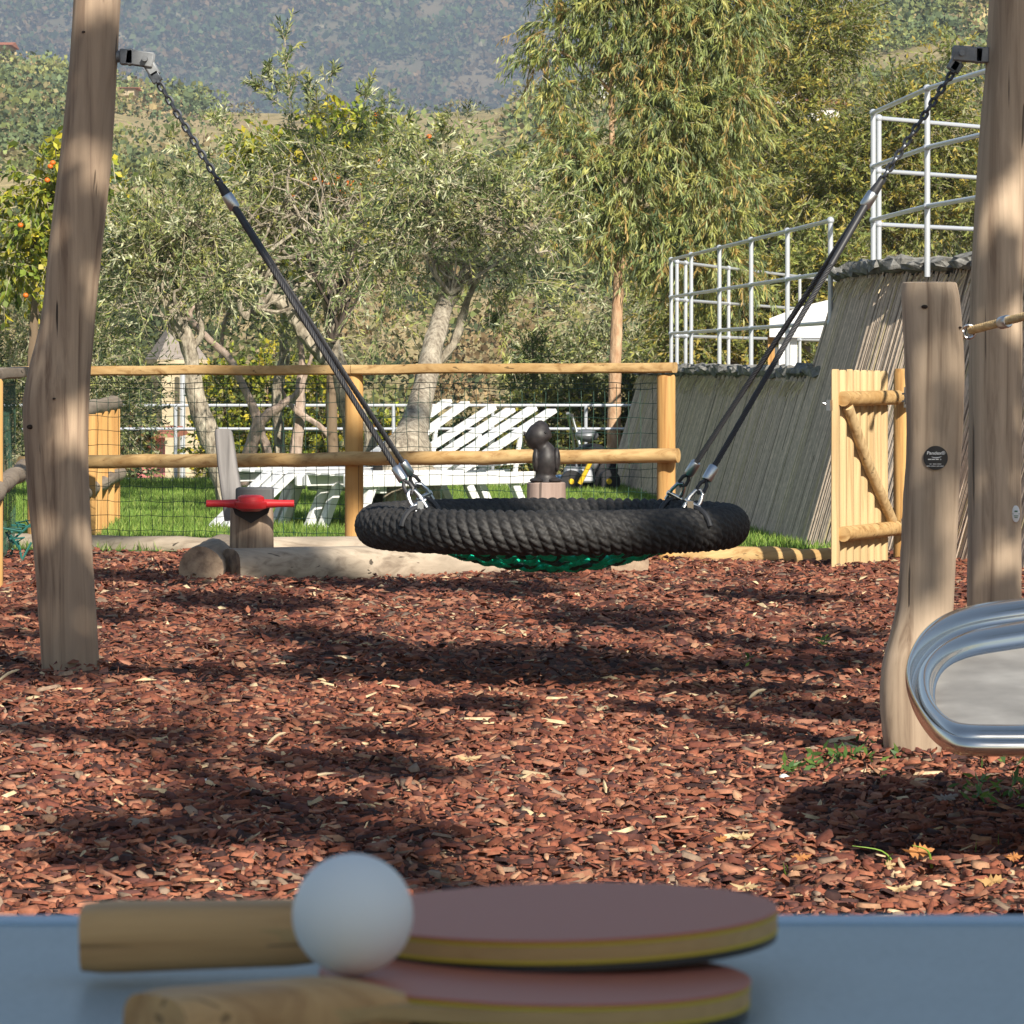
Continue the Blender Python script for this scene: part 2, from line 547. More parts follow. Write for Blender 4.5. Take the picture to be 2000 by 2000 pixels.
# ---- bark chips
def chips(name, n, y0, y1, size, tone_seed, margin=1.0, k=5, pyr=False):
    r = np.random.default_rng(tone_seed)
    # distances thin out with the square of nothing: even cover of the ground
    y = np.sqrt(r.random(n) * (y1 ** 2 - y0 ** 2) + y0 ** 2)
    x = (r.random(n) * 2 - 1) * (.135 * y + margin * .55)
    ok = ~((y > 20.3))
    x = x[ok]; y = y[ok]; n = len(x)
    L = size * np.clip(r.lognormal(0, .52, n), .3, 2.1); Wd = L * r.uniform(.22, .8, n); T = np.minimum(.12 * L, .007) * r.uniform(.6, 1.4, n)
    sl = r.random(n) < .16            # slivers
    L[sl] *= r.uniform(1.1, 2.0, sl.sum()); Wd[sl] = L[sl] * r.uniform(.08, .2, sl.sum())
    ang = (np.arange(k)[None] + r.uniform(-.3, .3, (n, k))) * 2 * math.pi / k
    rr = r.uniform(.55, 1.15, (n, k))
    lx = np.cos(ang) * rr * L[:, None] * .5; ly = np.sin(ang) * rr * Wd[:, None] * .5
    top = np.stack([lx * .85, ly * .85, np.repeat(T[:, None], k, 1) * r.uniform(.6, 1.4, (n, k))], -1)
    bot = np.stack([lx, ly, np.zeros((n, k))], -1)
    V = np.concatenate([bot, top], 1)                        # n,2k,3
    yaw = r.random(n) * 2 * math.pi; tl_ = .36 * np.clip(size / L, .35, 1.2); tx = r.normal(0, 1, n) * tl_; ty = r.normal(0, 1, n) * tl_
    def rot(V, a, i, j):
        c = np.cos(a)[:, None]; s = np.sin(a)[:, None]
        p = V[:, :, i] * c - V[:, :, j] * s; q = V[:, :, i] * s + V[:, :, j] * c
        V[:, :, i] = p; V[:, :, j] = q
    rot(V, tx, 1, 2); rot(V, ty, 0, 2); rot(V, yaw, 0, 1)
    z = bumpz(x, y) + r.uniform(-.006, .016, n) + .2 * L * np.abs(np.sin(ty))
    V += np.stack([x, y, z], -1)[:, None]
    base = np.arange(n)[:, None] * 2 * k
    sides = []
    for j in range(k):
        j2 = (j + 1) % k
        sides.append(np.stack([base[:, 0] + j, base[:, 0] + j2, base[:, 0] + k + j2, base[:, 0] + k + j], -1))
    pal = np.array([(.24, .080, .047), (.285, .108, .062), (.155, .052, .035), (.33, .147, .09), (.12, .048, .038), (.06, .030, .027), (.25, .175, .125), (.40, .22, .13), (.56, .42, .26), (.30, .14, .09)])
    pw = np.array([.21, .18, .18, .11, .12, .08, .045, .035, .006, .034]); pw /= pw.sum()
    C = pal[r.choice(len(pal), n, p=pw)] * r.uniform(.75, 1.25, (n, 1))
    C[sl & (r.random(n) < .10)] = (.62, .47, .28)
    C = np.repeat(C, 2 * k, 0)
    if pyr:        # far away a chip is a low ridge of four faces
        ap = V[:, k:].mean(1) + np.stack([r.normal(0, .2, n) * L * .4, r.normal(0, .2, n) * L * .4, .003 + 0 * x], -1)
        V = np.concatenate([V[:, :k], ap[:, None]], 1)
        b5 = np.arange(n)[:, None] * (k + 1)
        T3 = np.concatenate([np.concatenate([b5 + j, b5 + (j + 1) % k, b5 + k], 1) for j in range(k)])
        o = arr_mesh(name, V.reshape(-1, 3), T3, M_chip, C.reshape(n, 2 * k, 3)[:, :k + 1].reshape(-1, 3))
        return o
    Vf = V.reshape(-1, 3)
    Qs = np.concatenate(sides)
    # tops as one more set of quads/tris: build as separate polygons of k corners in the same mesh
    tops = base + k + np.arange(k)[None]
    me = bpy.data.meshes.new(name)
    nq, ntp = len(Qs), len(tops)
    me.vertices.add(len(Vf)); me.vertices.foreach_set('co', Vf.astype(np.float32).ravel())
    me.loops.add(nq * 4 + ntp * k)
    me.loops.foreach_set('vertex_index', np.concatenate([Qs.ravel(), tops.ravel()]).astype(np.int32))
    me.polygons.add(nq + ntp)
    me.polygons.foreach_set('loop_start', np.concatenate([np.arange(nq) * 4, nq * 4 + np.arange(ntp) * k]).astype(np.int32))
    me.polygons.foreach_set('loop_total', np.concatenate([np.full(nq, 4), np.full(ntp, k)]).astype(np.int32))
    me.update(calc_edges=True)
    ca = me.color_attributes.new('Col', 'FLOAT_COLOR', 'POINT')
    ca.data.foreach_set('color', np.concatenate([C, np.ones((len(C), 1))], 1).astype(np.float32).ravel())
    me.materials.append(M_chip)
    o = bpy.data.objects.new(name, me); COL.objects.link(o)
    return o


tag(chips('bark_mulch', 57000, 6.0, 12.0, .028, 3, k=5), 'reddish brown bark chips covering the near playground floor', 'mulch', kind='stuff')
tag(chips('bark_mulch', 52000, 11.8, 20.35, .037, 4, k=4, pyr=True), 'reddish brown bark chips further off, up to the wooden fence', 'mulch', kind='stuff')


# ---- grass of the lawn
def grass(name, n, x0, x1, y0, y1, h, w, pal, zf, label, seed=1, mask=None):
    r = np.random.default_rng(seed)
    x = r.uniform(x0, x1, n); y = np.sqrt(r.random(n) * (y1 ** 2 - y0 ** 2) + y0 ** 2)
    if mask is not None:
        ok = mask(x, y); x = x[ok]; y = y[ok]; n = len(x)
    z = zf(x, y)
    a = r.random(n) * 6.283
    sx = np.cos(a) * w / 2; sy = np.sin(a) * w / 2
    hh = h * r.uniform(.5, 1.3, n)
    lx = r.normal(0, .4, n) * hh; ly = r.normal(0, .4, n) * hh
    V = np.stack([np.stack([x - sx, y - sy, z], -1), np.stack([x + sx, y + sy, z], -1), np.stack([x + lx, y + ly, z + hh], -1)], 1)
    p = np.array(pal); C = p[r.choice(len(p), n)] * r.uniform(.75, 1.25, (n, 1)) * (1 + .25 * vnoise(x * 1.2, y * 1.2, 4, 3))[:, None]
    return tag(arr_mesh(name, V.reshape(-1, 3), np.arange(n * 3).reshape(n, 3), M_grass, np.repeat(C, 3, 0)), label, 'grass', kind='stuff')


def wallx(y):
    return np.interp(y, [16.5, 18.2, 19.2, 20.1, 21, 22.5, 31.8, 40], [3.2, 2.45, 2.2, 1.95, 1.55, 1.42, .775, .3])


grass('lawn_grass', 150000, -4.6, 2.6, 20.45, 32.2, .045, .008,
      [(.17, .28, .05), (.22, .34, .06), (.13, .22, .035), (.30, .38, .09)], lawn_z, 'short green lawn grass beyond the wooden fence', 2,
      lambda x, y: x < wallx(y) - .01)


# ---- hillside, the hazy mountain behind
CREST = ([-2500, -500, 0, 180, 300, 450, 750, 950, 1100, 1400, 1700, 2000, 2500, 4500], [10, 60, 112, 138, 168, 188, 192, 182, 150, 90, 5, -60, -170, -400])


def hill_z(x, y):
    u = 1000 + x / np.maximum(y, 1) * F
    ca = (YH - 34 - np.interp(u, *CREST)) / F
    zc = H + ca * 380
    t = np.clip((y - 50) / 330, 0, 1)
    z = -3 + (zc + 3) * t ** 1.05
    z = z + 1.6 * vnoise(x / 22, y / 22, 21, 3) * np.clip((y - 70) / 60, 0, 1) * np.clip((395 - y) / 60, .15, 1)
    z = np.where(y < 50, -3 * np.clip((y - 32.4) / 9, 0, 1) - .06, z)
    return np.where(y > 380, z - (y - 380) * .30, z)


M_hill = mat('dry_grass_hillside', (.3, .25, .13), .95, 0, .1)
nt = M_hill.node_tree
g1 = noise(nt, .035, 5, .6); g2 = noise(nt, .6, 6, .65)
c1 = ramp(nt, g1, [(.38, (.24, .23, .09)), (.5, (.42, .34, .17)), (.62, (.46, .32, .20))])
c2 = mixc(nt, .55, c1, ramp(nt, g2, [(.35, (.17, .15, .07)), (.65, (.52, .41, .22))]))
nt.links.new(c2, nt.nodes['Principled BSDF'].inputs['Base Color'])
nt.links.new(bump(nt, g2, .8, .5), nt.nodes['Principled BSDF'].inputs['Normal'])
ys = np.concatenate([np.linspace(32.4, 60, 20), np.linspace(62, 400, 150), np.linspace(405, 560, 20)])
grid('hillside', np.linspace(-170, 170, 220), ys, hill_z, M_hill)


def bushes(name, pts, rad, col, per, leaf, seed, label, cat='shrubs', flat=.8, mat_=None):
    r = np.random.default_rng(seed)
    n = len(pts)
    u = unit(r.normal(size=(n, per, 3))); u[:, :, 2] = np.abs(u[:, :, 2]) * 1.0 - .15
    rr = r.uniform(.72, 1.08, (n, per, 1)) * (1 + .22 * np.sin(u[:, :, :1] * 5 + r.random((n, 1, 1)) * 6) * np.cos(u[:, :, 1:2] * 4 + r.random((n, 1, 1)) * 6))
    P = pts[:, None] + u * rr * rad[:, None, None] * np.array([1, 1, flat])
    P = P.reshape(-1, 3)
    N = len(P)
    C = np.repeat(col, per, 0) * r.uniform(.55, 1.45, (N, 1))
    D = unit(r.normal(size=(N, 3)) + u.reshape(-1, 3) * .6)
    L = leaf * np.repeat(rad, per) * r.uniform(.6, 1.5, N)
    V, Q, C4 = leaf_mesh(P, D, L, L * .75, C)
    return tag(arr_mesh(name, V, Q, mat_ or M_far, C4), label, cat, kind='stuff')


# scrub on the hillside
r = np.random.default_rng(31)
n = 3900
y = 60 + 325 * np.sqrt(r.random(n)); u = r.uniform(-.21, .24, n); x = u * y
dens = .35 * (y < 210) + vnoise(x / 26, y / 26, 55, 3) + .28 * (x / y < -.07) + .25 * (x / y > .05) + np.where(y > 365, .7, 0)
px = 1000 + F * x / y
grassy = (px > 430) & (px < 1010) & (y > 235) & (y < 384)
grassy2 = (px > 225) & (px < 430) & (y > 215) & (y < 350)
ok = (dens > -.05) & ~(grassy & (r.random(n) < .93)) & ~(grassy2 & (r.random(n) < .8))
x = x[ok]; y = y[ok]
pal = np.array([(.16, .19, .07), (.12, .155, .075), (.21, .22, .075), (.24, .215, .11), (.09, .12, .06), (.30, .235, .12)])
col = pal[r.choice(6, len(x), p=[.26, .24, .2, .12, .12, .06])] * r.uniform(.8, 1.25, (len(x), 1))
rad = r.uniform(.8, 2.3, len(x)) * np.clip(y / 250, .5, 1.15)
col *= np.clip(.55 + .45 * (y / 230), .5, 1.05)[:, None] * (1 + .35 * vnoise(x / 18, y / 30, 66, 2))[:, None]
bushes('hillside_scrub', np.stack([x, y, hill_z(x, y) + .25 * rad], -1), rad, col, 84, .19, 8, 'mixed green scrub and small trees covering the near hillside')

# closer bushes on the lower slope, in finer leaf
r = np.random.default_rng(36)
n = 430
y = r.uniform(44, 120, n); x = r.uniform(-.15, .15, n) * y
ok = ~((x > 1.2) & (y < 47)); x, y = x[ok], y[ok]
pal2 = np.array([(.10, .12, .05), (.075, .095, .045), (.14, .15, .055), (.17, .155, .08), (.21, .15, .08), (.055, .07, .035)])
col = pal2[r.choice(6, len(x))] * r.uniform(.8, 1.3, (len(x), 1))
rad = r.uniform(.5, 1.1, len(x)) * (y / 80) ** .6
bushes('slope_shrubs', np.stack([x, y, hill_z(x, y) + .3 * rad], -1), rad, col, 170, .15, 18, 'brownish green shrubs on the slope just beyond the railing')

# far mountain
M_mtn = noisy('mountain_floor', [(.35, (.07, .075, .04)), (.6, (.15, .12, .075))], .05, 5, .95, None)


def mtn_z(x, y):
    base = 78 + (y - 1650) * .52
    gul = 16 * np.abs(vnoise((x + .35 * y) / 85, y / 260, 77, 3)) + 7 * vnoise(x / 40, y / 40, 78, 3)
    return base + gul + .01 * np.abs(x)


grid('mountain', np.linspace(-700, 700, 180), np.linspace(1560, 2300, 120), mtn_z, M_mtn)
r = np.random.default_rng(41)
n = 6500
x = r.uniform(-270, 270, n); y = r.uniform(1640, 1850, n)
pal = np.array([(.05, .08, .03), (.065, .09, .035), (.12, .085, .045), (.15, .10, .055), (.085, .10, .04), (.17, .15, .10), (.035, .06, .03)])
tone = vnoise(x / 45, y / 45, 99, 3)
idx = np.where(r.random(n) < .42 + .5 * tone, r.choice([2, 3, 5], n, p=[.5, .35, .15]), r.choice([0, 1, 4, 6], n))
col = pal[idx] * r.uniform(.8, 1.2, (n, 1))
rad = r.uniform(1.8, 4.2, n)
bushes('mountain_forest', np.stack([x, y, mtn_z(x, y) + .3 * rad], -1), rad, col, 14, .80, 9, 'dense brown and green woodland covering the hazy far mountain', 'woodland', .95)

# ================================================================ retaining wall with reed cladding
M_wallb = noisy('dark_wall_backing', [(.3, (.03, .03, .03)), (.7, (.08, .075, .07))], 10, 4, .95, (.4, .01))
M_reed = vcol('reeds', .75, .2, 0, (30, .75, 1.15))
M_stone = noisy('rough_coping_stone', [(.3, (.09, .09, .09)), (.5, (.19, .185, .17)), (.68, (.34, .33, .31))], 18, 6, .9, (.9, .02))
M_terr = noisy('terrace_floor', [(.3, (.14, .12, .09)), (.7, (.28, .24, .18))], 3, 4, .95, None)

WB = np.array([(.775, 31.8), (1.42, 22.5), (1.55, 21.0), (1.95, 20.1), (2.2, 19.2), (2.45, 18.2), (3.2, 16.5), (4.6, 15.2)])
def wall_dir(i):
    return unit(WB[min(i + 1, len(WB) - 1)] - WB[max(i - 1, 0)])
LEAN = .30


def wall_top(i, z):
    d = wall_dir(i); nrm = np.array([-d[1], d[0]])          # points right of travel
    if nrm[0] < 0: nrm = -nrm
    return WB[i] + nrm * LEAN * z * np.array([1, .25])


wall = thing('retaining_wall', (WB[1][0], WB[1][1], 0), 'leaning retaining wall clad in grey reed matting, climbing to the right behind the gate', 'wall')
LOZ, HIZ = .93, 1.49
mb = MB()
def wall_seg(i0, i1, z, mb):
    a0, a1 = WB[i0], WB[i1]; t0, t1 = wall_top(i0, z), wall_top(i1, z)
    v = [(a0[0], a0[1], -.05), (a1[0], a1[1], -.05), (t1[0], t1[1], z), (t0[0], t0[1], z),
         (a0[0] + 1.2, a0[1] + .2, -.05), (a1[0] + 1.2, a1[1] + .2, -.05), (t1[0] + .9, t1[1] + .2, z), (t0[0] + .9, t0[1] + .2, z)]
    mb.add(v, [(0, 1, 2, 3), (3, 2, 6, 7), (4, 0, 3, 7), (1, 5, 6, 2), (5, 4, 7, 6)])
wall_seg(0, 1, LOZ, mb)
for i in range(1, 7): wall_seg(i, i + 1, HIZ, mb)
mb.build('backing', M_wallb, wall, smooth=False)
# reeds
rr = np.random.default_rng(5)
mb = MB()
def reeds(i0, i1, z, step, off):
    a0, a1 = WB[i0], WB[i1]; t0, t1 = wall_top(i0, z), wall_top(i1, z)
    Ln = np.linalg.norm(a1 - a0); n = int(Ln / step)
    for k in range(n):
        u = (k + rr.uniform(-.3, .3)) / n
        b = a0 * (1 - u) + a1 * u; t = t0 * (1 - u) + t1 * u
        d = unit(a1 - a0); nr = np.array([-abs(d[1]), d[0] * np.sign(-d[1]) if d[1] else 0])
        o = nr * (off + rr.uniform(0, .008))
        du = d * rr.normal(0, .010)
        zt = z - rr.uniform(.03, .085)
        f = zt / z
        p0 = np.array([b[0] + o[0], b[1] + o[1], -.02]); p1 = np.array([b[0] + (t[0] - b[0]) * f + o[0] + du[0], b[1] + (t[1] - b[1]) * f + o[1] + du[1], zt])
        g = rr.uniform(.72, 1.15) * (.45 if rr.random() < .07 else 1)
        c = (.66 * g, .535 * g, .42 * g) if rr.random() < .93 else (.55, .45, .28)
        mb.tube([p0, (p0 + p1) / 2 + np.array([0, rr.normal(0, .004), 0]), p1], rr.uniform(.0045, .0065), 4, cap=False, col=c)
reeds(0, 1, LOZ, .0115, .006)
for i in range(1, 7): reeds(i, i + 1, HIZ, .0105, .006)
o = mb.build('reed_screen', M_reed, wall, colored=True, kind='stuff')
# straw tufts sticking out under the coping
mb = MB()
for i0, z in ((0, LOZ), (1, HIZ), (2, HIZ), (3, HIZ), (4, HIZ), (5, HIZ)):
    i1 = i0 + 1
    t0, t1 = wall_top(i0, z), wall_top(i1, z)
    for k in range(int(np.linalg.norm(t1 - t0) / .035)):
        u = rr.random(); t = t0 * (1 - u) + t1 * u
        p = np.array([t[0] - .045, t[1] - .01, z - .07]); L = rr.uniform(.03, .12)
        mb.tube([p, p + np.array([-.02 - L * .25, rr.normal(0, .015), -L])], .0035, 3, cap=False, col=tuple(np.array((.72, .60, .38)) * rr.uniform(.7, 1.1)))
mb.build('frayed_reed_end', M_reed, wall, colored=True, kind='stuff')
# coping stones
def coping(t0, t1, z, zh):
    Ln = np.linalg.norm(t1 - t0); n = max(2, int(Ln / .23)); d = unit(t1 - t0)
    for k in range(n):
        u = (k + .5) / n; p = t0 * (1 - u) + t1 * u
        m = MB(); l = Ln / n
        m.sphere((0, 0, 0), (l * .54, .15, zh * .62), 9, 6)
        v = m.v[0]; v[:] = np.sign(v) * np.abs(v / np.array([l * .54, .15, zh * .62])) ** .55 * np.array([l * .52, .14, zh * .5])
        v += rr.normal(0, .010, v.shape)
        ang = math.atan2(d[1], d[0]) + rr.normal(0, .05); c, s = math.cos(ang), math.sin(ang)
        R = np.array([[c, -s, 0], [s, c, 0], [0, 0, 1]])
        m.v[0] = v @ R.T + np.array([p[0] + .04, p[1], z + zh * .42 + rr.uniform(-.008, .012)])
        m.build('coping_stone', M_stone, wall, smooth=False)
coping(wall_top(0, LOZ), wall_top(1, LOZ) + np.array([.06, -.3]), LOZ - .045, .06)
for i in range(1, 6): coping(wall_top(i, HIZ), wall_top(i + 1, HIZ), HIZ - .045, .07)

# terraces above the wall
mb = MB()
a, b = wall_top(0, LOZ), wall_top(1, LOZ)
mb.add([(a[0] + .1, a[1], LOZ - .02), (b[0] + .1, b[1] - .3, LOZ - .02), (14, 22.2, LOZ - .02), (14, 44, LOZ - .02), (1.6, 44, LOZ - .02), (a[0] + .05, a[1] + .4, LOZ - .02),
        ], [(0, 1, 2, 3, 4, 5)])
mb.add([(a[0] + .1, a[1] + .0, LOZ - .021), (a[0] + .05, a[1] + .4, LOZ - .021), (1.6, 44, LOZ - .021), (1.6, 44, -3), (a[0] + .05, a[1] + .4, -3)], [(1, 2, 3, 4)])
mb.build('lower_terrace', M_terr, smooth=False, kind='structure')
tp = [wall_top(i, HIZ) + np.array([.12, .0]) for i in range(1, 7)]
mb = MB()
pts = [(p[0], p[1], HIZ - .02) for p in tp] + [(14, 16, HIZ - .02), (14, 22.4, HIZ - .02)]
mb.add(pts, [tuple(range(len(pts)))])
mb.add([(tp[0][0], tp[0][1], HIZ - .021), (14, 22.4, HIZ - .021), (14, 22.4, .5), (tp[0][0], tp[0][1], .5)], [(0, 1, 2, 3)])
mb.build('upper_terrace', M_terr, smooth=False, kind='structure')


# ---------------------------------------------------------------- pipe railings
def railing(label, posts, hz, r=.0125, pr=.015, ball=True, group=None, cap=0):
    """posts: list of (x,y,zbase,ztop); hz: fractions of height at which pipes run"""
    c = posts[0]
    t = thing('pipe_railing', (c[0], c[1], c[2]), label, 'railing', group)
    for q in posts:
        m = MB(); m.tube([(q[0], q[1], q[2] - .05), (q[0], q[1], (q[2] + q[3]) / 2), (q[0], q[1], q[3])], pr, 10)
        m.build('post', M_pipe, t)
    for h in hz:
        P = [np.array([q[0], q[1], q[2] + (q[3] - q[2]) * h]) for q in posts]
        if cap: P = [P[0]] + P[1:] + [P[-1] + (P[-1] - P[-2]) * cap]
        PP = []
        for a, b in zip(P[:-1], P[1:]):
            for u in (0, .33, .66): PP.append(a * (1 - u) + b * u)
        PP.append(P[-1])
        m = MB(); m.tube(PP, r, 9); m.build('rail', M_pipe, t)
        if ball:
            for q in P[:len(posts)]:
                m = MB(); m.sphere(q, r * 1.75, 10, 7); m.build('joint', M_pipe, t)
    return t


def near_posts(pxs, A, B, z0, z1):
    out = []
    for px in pxs:
        k = (px - 1000) / F      # x = k*y
        # A + s(B-A)
        s = (k * A[1] - A[0]) / ((B[0] - A[0]) - k * (B[1] - A[1]))
        p = A + s * (B - A)
        out.append((p[0], p[1], z0, z1))
    return out


A, B = np.array([1.235, 31.0]), np.array([1.79, 22.3])
RL = near_posts([1311, 1350, 1405, 1467, 1538, 1622], A, B, .91, 1.765)
railing('pale pipe railing running down the lower wall top towards the gate', RL, (1, .66, .33))
FR = near_posts([1311, 1339, 1423, 1562, 1640, 1720], np.array([1.235, 31.0]), np.array([3.25, 39.0]), .91, 1.765)
FR[0] = (FR[0][0] + .05, FR[0][1] + .14, FR[0][2], FR[0][3])
railing('pale pipe railing on the lower terrace, its back run turning away behind', FR, (.985, .64, .31))
UP = near_posts([1706, 1811, 1905], np.array([1.99, 22.0]), np.array([2.10, 20.1]), 1.45, 2.345)
UP = [(1.99, 22.0, 1.45, 2.345), (2.085, 20.05, 1.45, 2.345), (2.3, 18.3, 1.45, 2.345)]
railing('pale pipe railing on the upper wall top beside the tall right post', UP, (1, .67, .34), cap=.4)
UF = [(2.03, 22.1, 1.45, 2.335), (2.9, 23.2, 1.45, 2.335), (3.8, 24.3, 1.45, 2.335)]
railing('upper terrace pipe railing, back run receding to the right', UF, (.985, .655, .32))
EDGE = [(-4.8, 33), (-3.3, 33), (-2.78, 33), (-1.92, 33), (-.98, 33), (-.16, 33), (.61, 33), (1.05, 33)]
tE = railing('low pipe railing along the far edge of the lawn', [(x, y, -.08, .612) for x, y in EDGE], (1, .72), ball=False)

# white canopy on the lower terrace
cv = thing('garden_canopy', at(1570, 708, 29), 'white cloth canopy with a sloping top behind the terrace railing', 'canopy')
d = 29
p = [at(1503, 622, d), at(1560, 600, d), at(1650, 578, d), at(1680, 578, d), at(1680, 662, d), at(1503, 658, d)]
back = [q + np.array([.12, 1.1, 0]) for q in p]
mb = MB(); mb.add(np.array(p + back), [(5, 4, 3, 2, 1, 0), (6, 7, 8, 9, 10, 11)] + [(i, (i + 1) % 6, 6 + (i + 1) % 6, 6 + i) for i in range(6)])
mb.build('canopy_cloth', M_white, cv, smooth=False)
for px, m_, w in ((1508, M_pinez, .05), (1532, M_white, .07), (1552, M_white, .05), (1668, M_white, .06)):
    q = at(px, 680, d); mb = MB(); mb.box((q[0], q[1] + .1, 1.04), (w, .05, .26)); mb.build('leg', m_, cv, smooth=False)
mb = MB(); q = at(1542, 690, d); mb.box((q[0], d + .5, 1.0), (.14, .5, .16)); mb.build('side_panel', M_white, cv, smooth=False)

# ================================================================ wooden fence
def rail_keys(t, name, p0, p1, r, m, n=14, k=14, wob=.004, flat=False, parent=None):
    P = np.linspace(p0, p1, n); P[1:-1] += rng.normal(0, wob, (n - 2, 3))
    mb = MB(); mb.tube(P, r, k)
    if flat:
        v = mb.v[0]; c = np.repeat(P, k, 0); v[:, 2] = c[:, 2] + np.clip((v[:, 2] - c[:, 2]), -.6 * r, .45 * r)
    return mb.build(name, m, t, bevel=0)


FA, FB = np.array([-2.52, 20.8]), np.array([.776, 19.5])      # left corner, right end
def fp(px):
    k = (px - 1000) / F
    s = (k * FA[1] - FA[0]) / ((FB[0] - FA[0]) - k * (FB[1] - FA[1]))
    return FA + s * (FB - FA)
fence = thing('rail_fence', (FB[0], FB[1], 0), 'yellow pine post and rail fence with green wire netting, running across behind the swing', 'fence')
for px, r_ in ((68, .045), (691, .047), (1302, .046)):
    q = fp(px); mb = MB()
    zt = .91 if px > 60 else .88
    mb.lathe((q[0], q[1] + .05, 0), [(r_, -.1), (r_, .3), (r_ * .98, .6), (r_ * .98, zt - .012), (r_ * .86, zt)], 20)
    mb.build('post', M_pinez, fence)
def fpt(px, z, dy=0):
    q = fp(px); return np.array([q[0], q[1] + dy, z])
# half round top rail: three lengths butted over the posts
for a_, b_, za, zb in ((30, 690, .928, .936), (691.5, 1318, .937, .949)):
    rail_keys(fence, 'top_rail', fpt(a_, za, .03), fpt(b_, zb, .03), .048, M_pinex, flat=True, wob=.0015)
for a_, b_, za, zb in ((40, 1324, .448, .517),):
    rail_keys(fence, 'middle_rail', fpt(a_, za, -.035), fpt(b_, zb, -.035), .0355, M_pinex, n=26, wob=.002)
# wire netting
mb = MB()
q0, q1 = fp(40), fp(1300)
nv = int(np.linalg.norm(q1 - q0) / .0615)
for i in range(nv + 1):
    u = i / nv; q = q0 * (1 - u) + q1 * u
    zz = np.linspace(.02, .865, 9)
    mb.tube(np.stack([q[0] + rng.normal(0, .0022, 9), np.full(9, q[1] + .1), zz], 1), .0017, 3, cap=False)
for j, z in enumerate([.03, .10, .175, .25, .325, .40, .44, .47, .54, .615, .69, .765, .835, .862]):
    n = 80; u = np.linspace(0, 1, n)
    xx = q0[0] * (1 - u) + q1[0] * u; yy = q0[1] * (1 - u) + q1[1] * u + .098
    mb.tube(np.stack([xx, yy, z + .006 * np.sin(u * 90 + j) * .6 + rng.normal(0, .0012, n) + .006 * u], 1), .0017 if j not in (12, 13) else .0022, 3, cap=False)
mb.build('wire_netting', M_wire, fence, kind='stuff', smooth=False)
# kerb logs under the netting
rail_keys(fence, 'kerb_log', fpt(20, .02, .02), fpt(640, .025, .02), .055, M_greyx, k=12)
rail_keys(fence, 'kerb_log', fpt(641.5, .02, .02), fpt(1262, .02, .02), .05, M_greyx, k=12)
kr = thing('log_kerb', at(1440, 1090, 19.4) * np.array([1, 1, 0]), 'yellow half log kerb between fence end and gate, striped by the slats shadow', 'kerb')
rail_keys(kr, 'log', np.array([.66, 19.62, .018]), np.array([1.62, 19.30, .018]), .052, M_pinex, k=12)

# side fence towards the left edge
sf = thing('rail_fence', (-2.3, 18.8, 0), 'side run of post and rail fence coming forward at the left edge of the picture', 'fence')
for (x, y, z) in ((-2.19, 17.05, .9), (-1.95, 13.6, .9)):
    mb = MB(); mb.lathe((x - .03, y, 0), [(.047, -.1), (.047, z - .012), (.04, z)], 20); mb.build('post', M_pinez, sf)
rail_keys(sf, 'top_rail', np.array([-2.56, 20.9, .925]), np.array([-1.93, 13.4, .925]), .05, M_greyy, flat=True)
rail_keys(sf, 'middle_rail', np.array([-2.53, 20.7, .43]), np.array([-1.87, 13.4, .41]), .042, M_greyy)
mb = MB()
for i in range(85):
    u = i / 84; x = -2.60 + .62 * u; y = 20.9 - 7.3 * u
    mb.tube([(x, y, .02), (x + rng.normal(0, .002), y, .45), (x, y, .87)], .0017, 3, cap=False)
for z in np.arange(.03, .9, .075):
    mb.tube([(-2.60, 20.9, z), (-2.29, 17.25, z + .01), (-1.98, 13.6, z)], .0017, 3, cap=False)
mb.build('wire_netting', M_wire, sf, kind='stuff', smooth=False)
mb = MB()
for i in range(9):
    a = rng.uniform(0, 6.28); c0 = np.array([-2.39 + rng.normal(0, .022), 19.2 + rng.normal(0, .1), rng.uniform(.03, .2)])
    mb.tube([c0, c0 + rng.normal(0, .05, 3) * np.array([1, 1, .6]), c0 + rng.normal(0, .06, 3)], .006, 5)
tag(mb.build('netting_bundle', mat('teal_netting', (.02, .12, .10), .6), origin=(-2.4, 19.2, 0)), 'bundle of teal green netting on the ground behind the left log post', 'netting')

# picket balustrade on the lawn
pb = thing('picket_fence', (-2.35, 23, 0), 'short run of square yellow pickets with a grey log handrail standing on the lawn', 'fence')
pk = [((p_ - 1000) / F * y_, y_) for p_, y_ in ((160, 20.95), (174, 21.5), (187, 22.1), (200, 22.8), (212, 23.4), (223, 24.0))]
R0 = np.array([[math.cos(.15), -math.sin(.15), 0], [math.sin(.15), math.cos(.15), 0], [0, 0, 1]])
for x, y in pk:
    mb = MB(); mb.box((x, y, .33), (.068, .068, .72), R0); mb.build('picket', M_pinez, pb, smooth=False, bevel=.004)
rail_keys(pb, 'handrail', np.array([-2.30, 20.9, .71]), np.array([-2.405, 24.2, .72]), .045, M_greyy)
rail_keys(pb, 'lower_rail', np.array([-2.28, 20.9, .26]), np.array([-2.375, 24.2, .30]), .04, M_greyy)

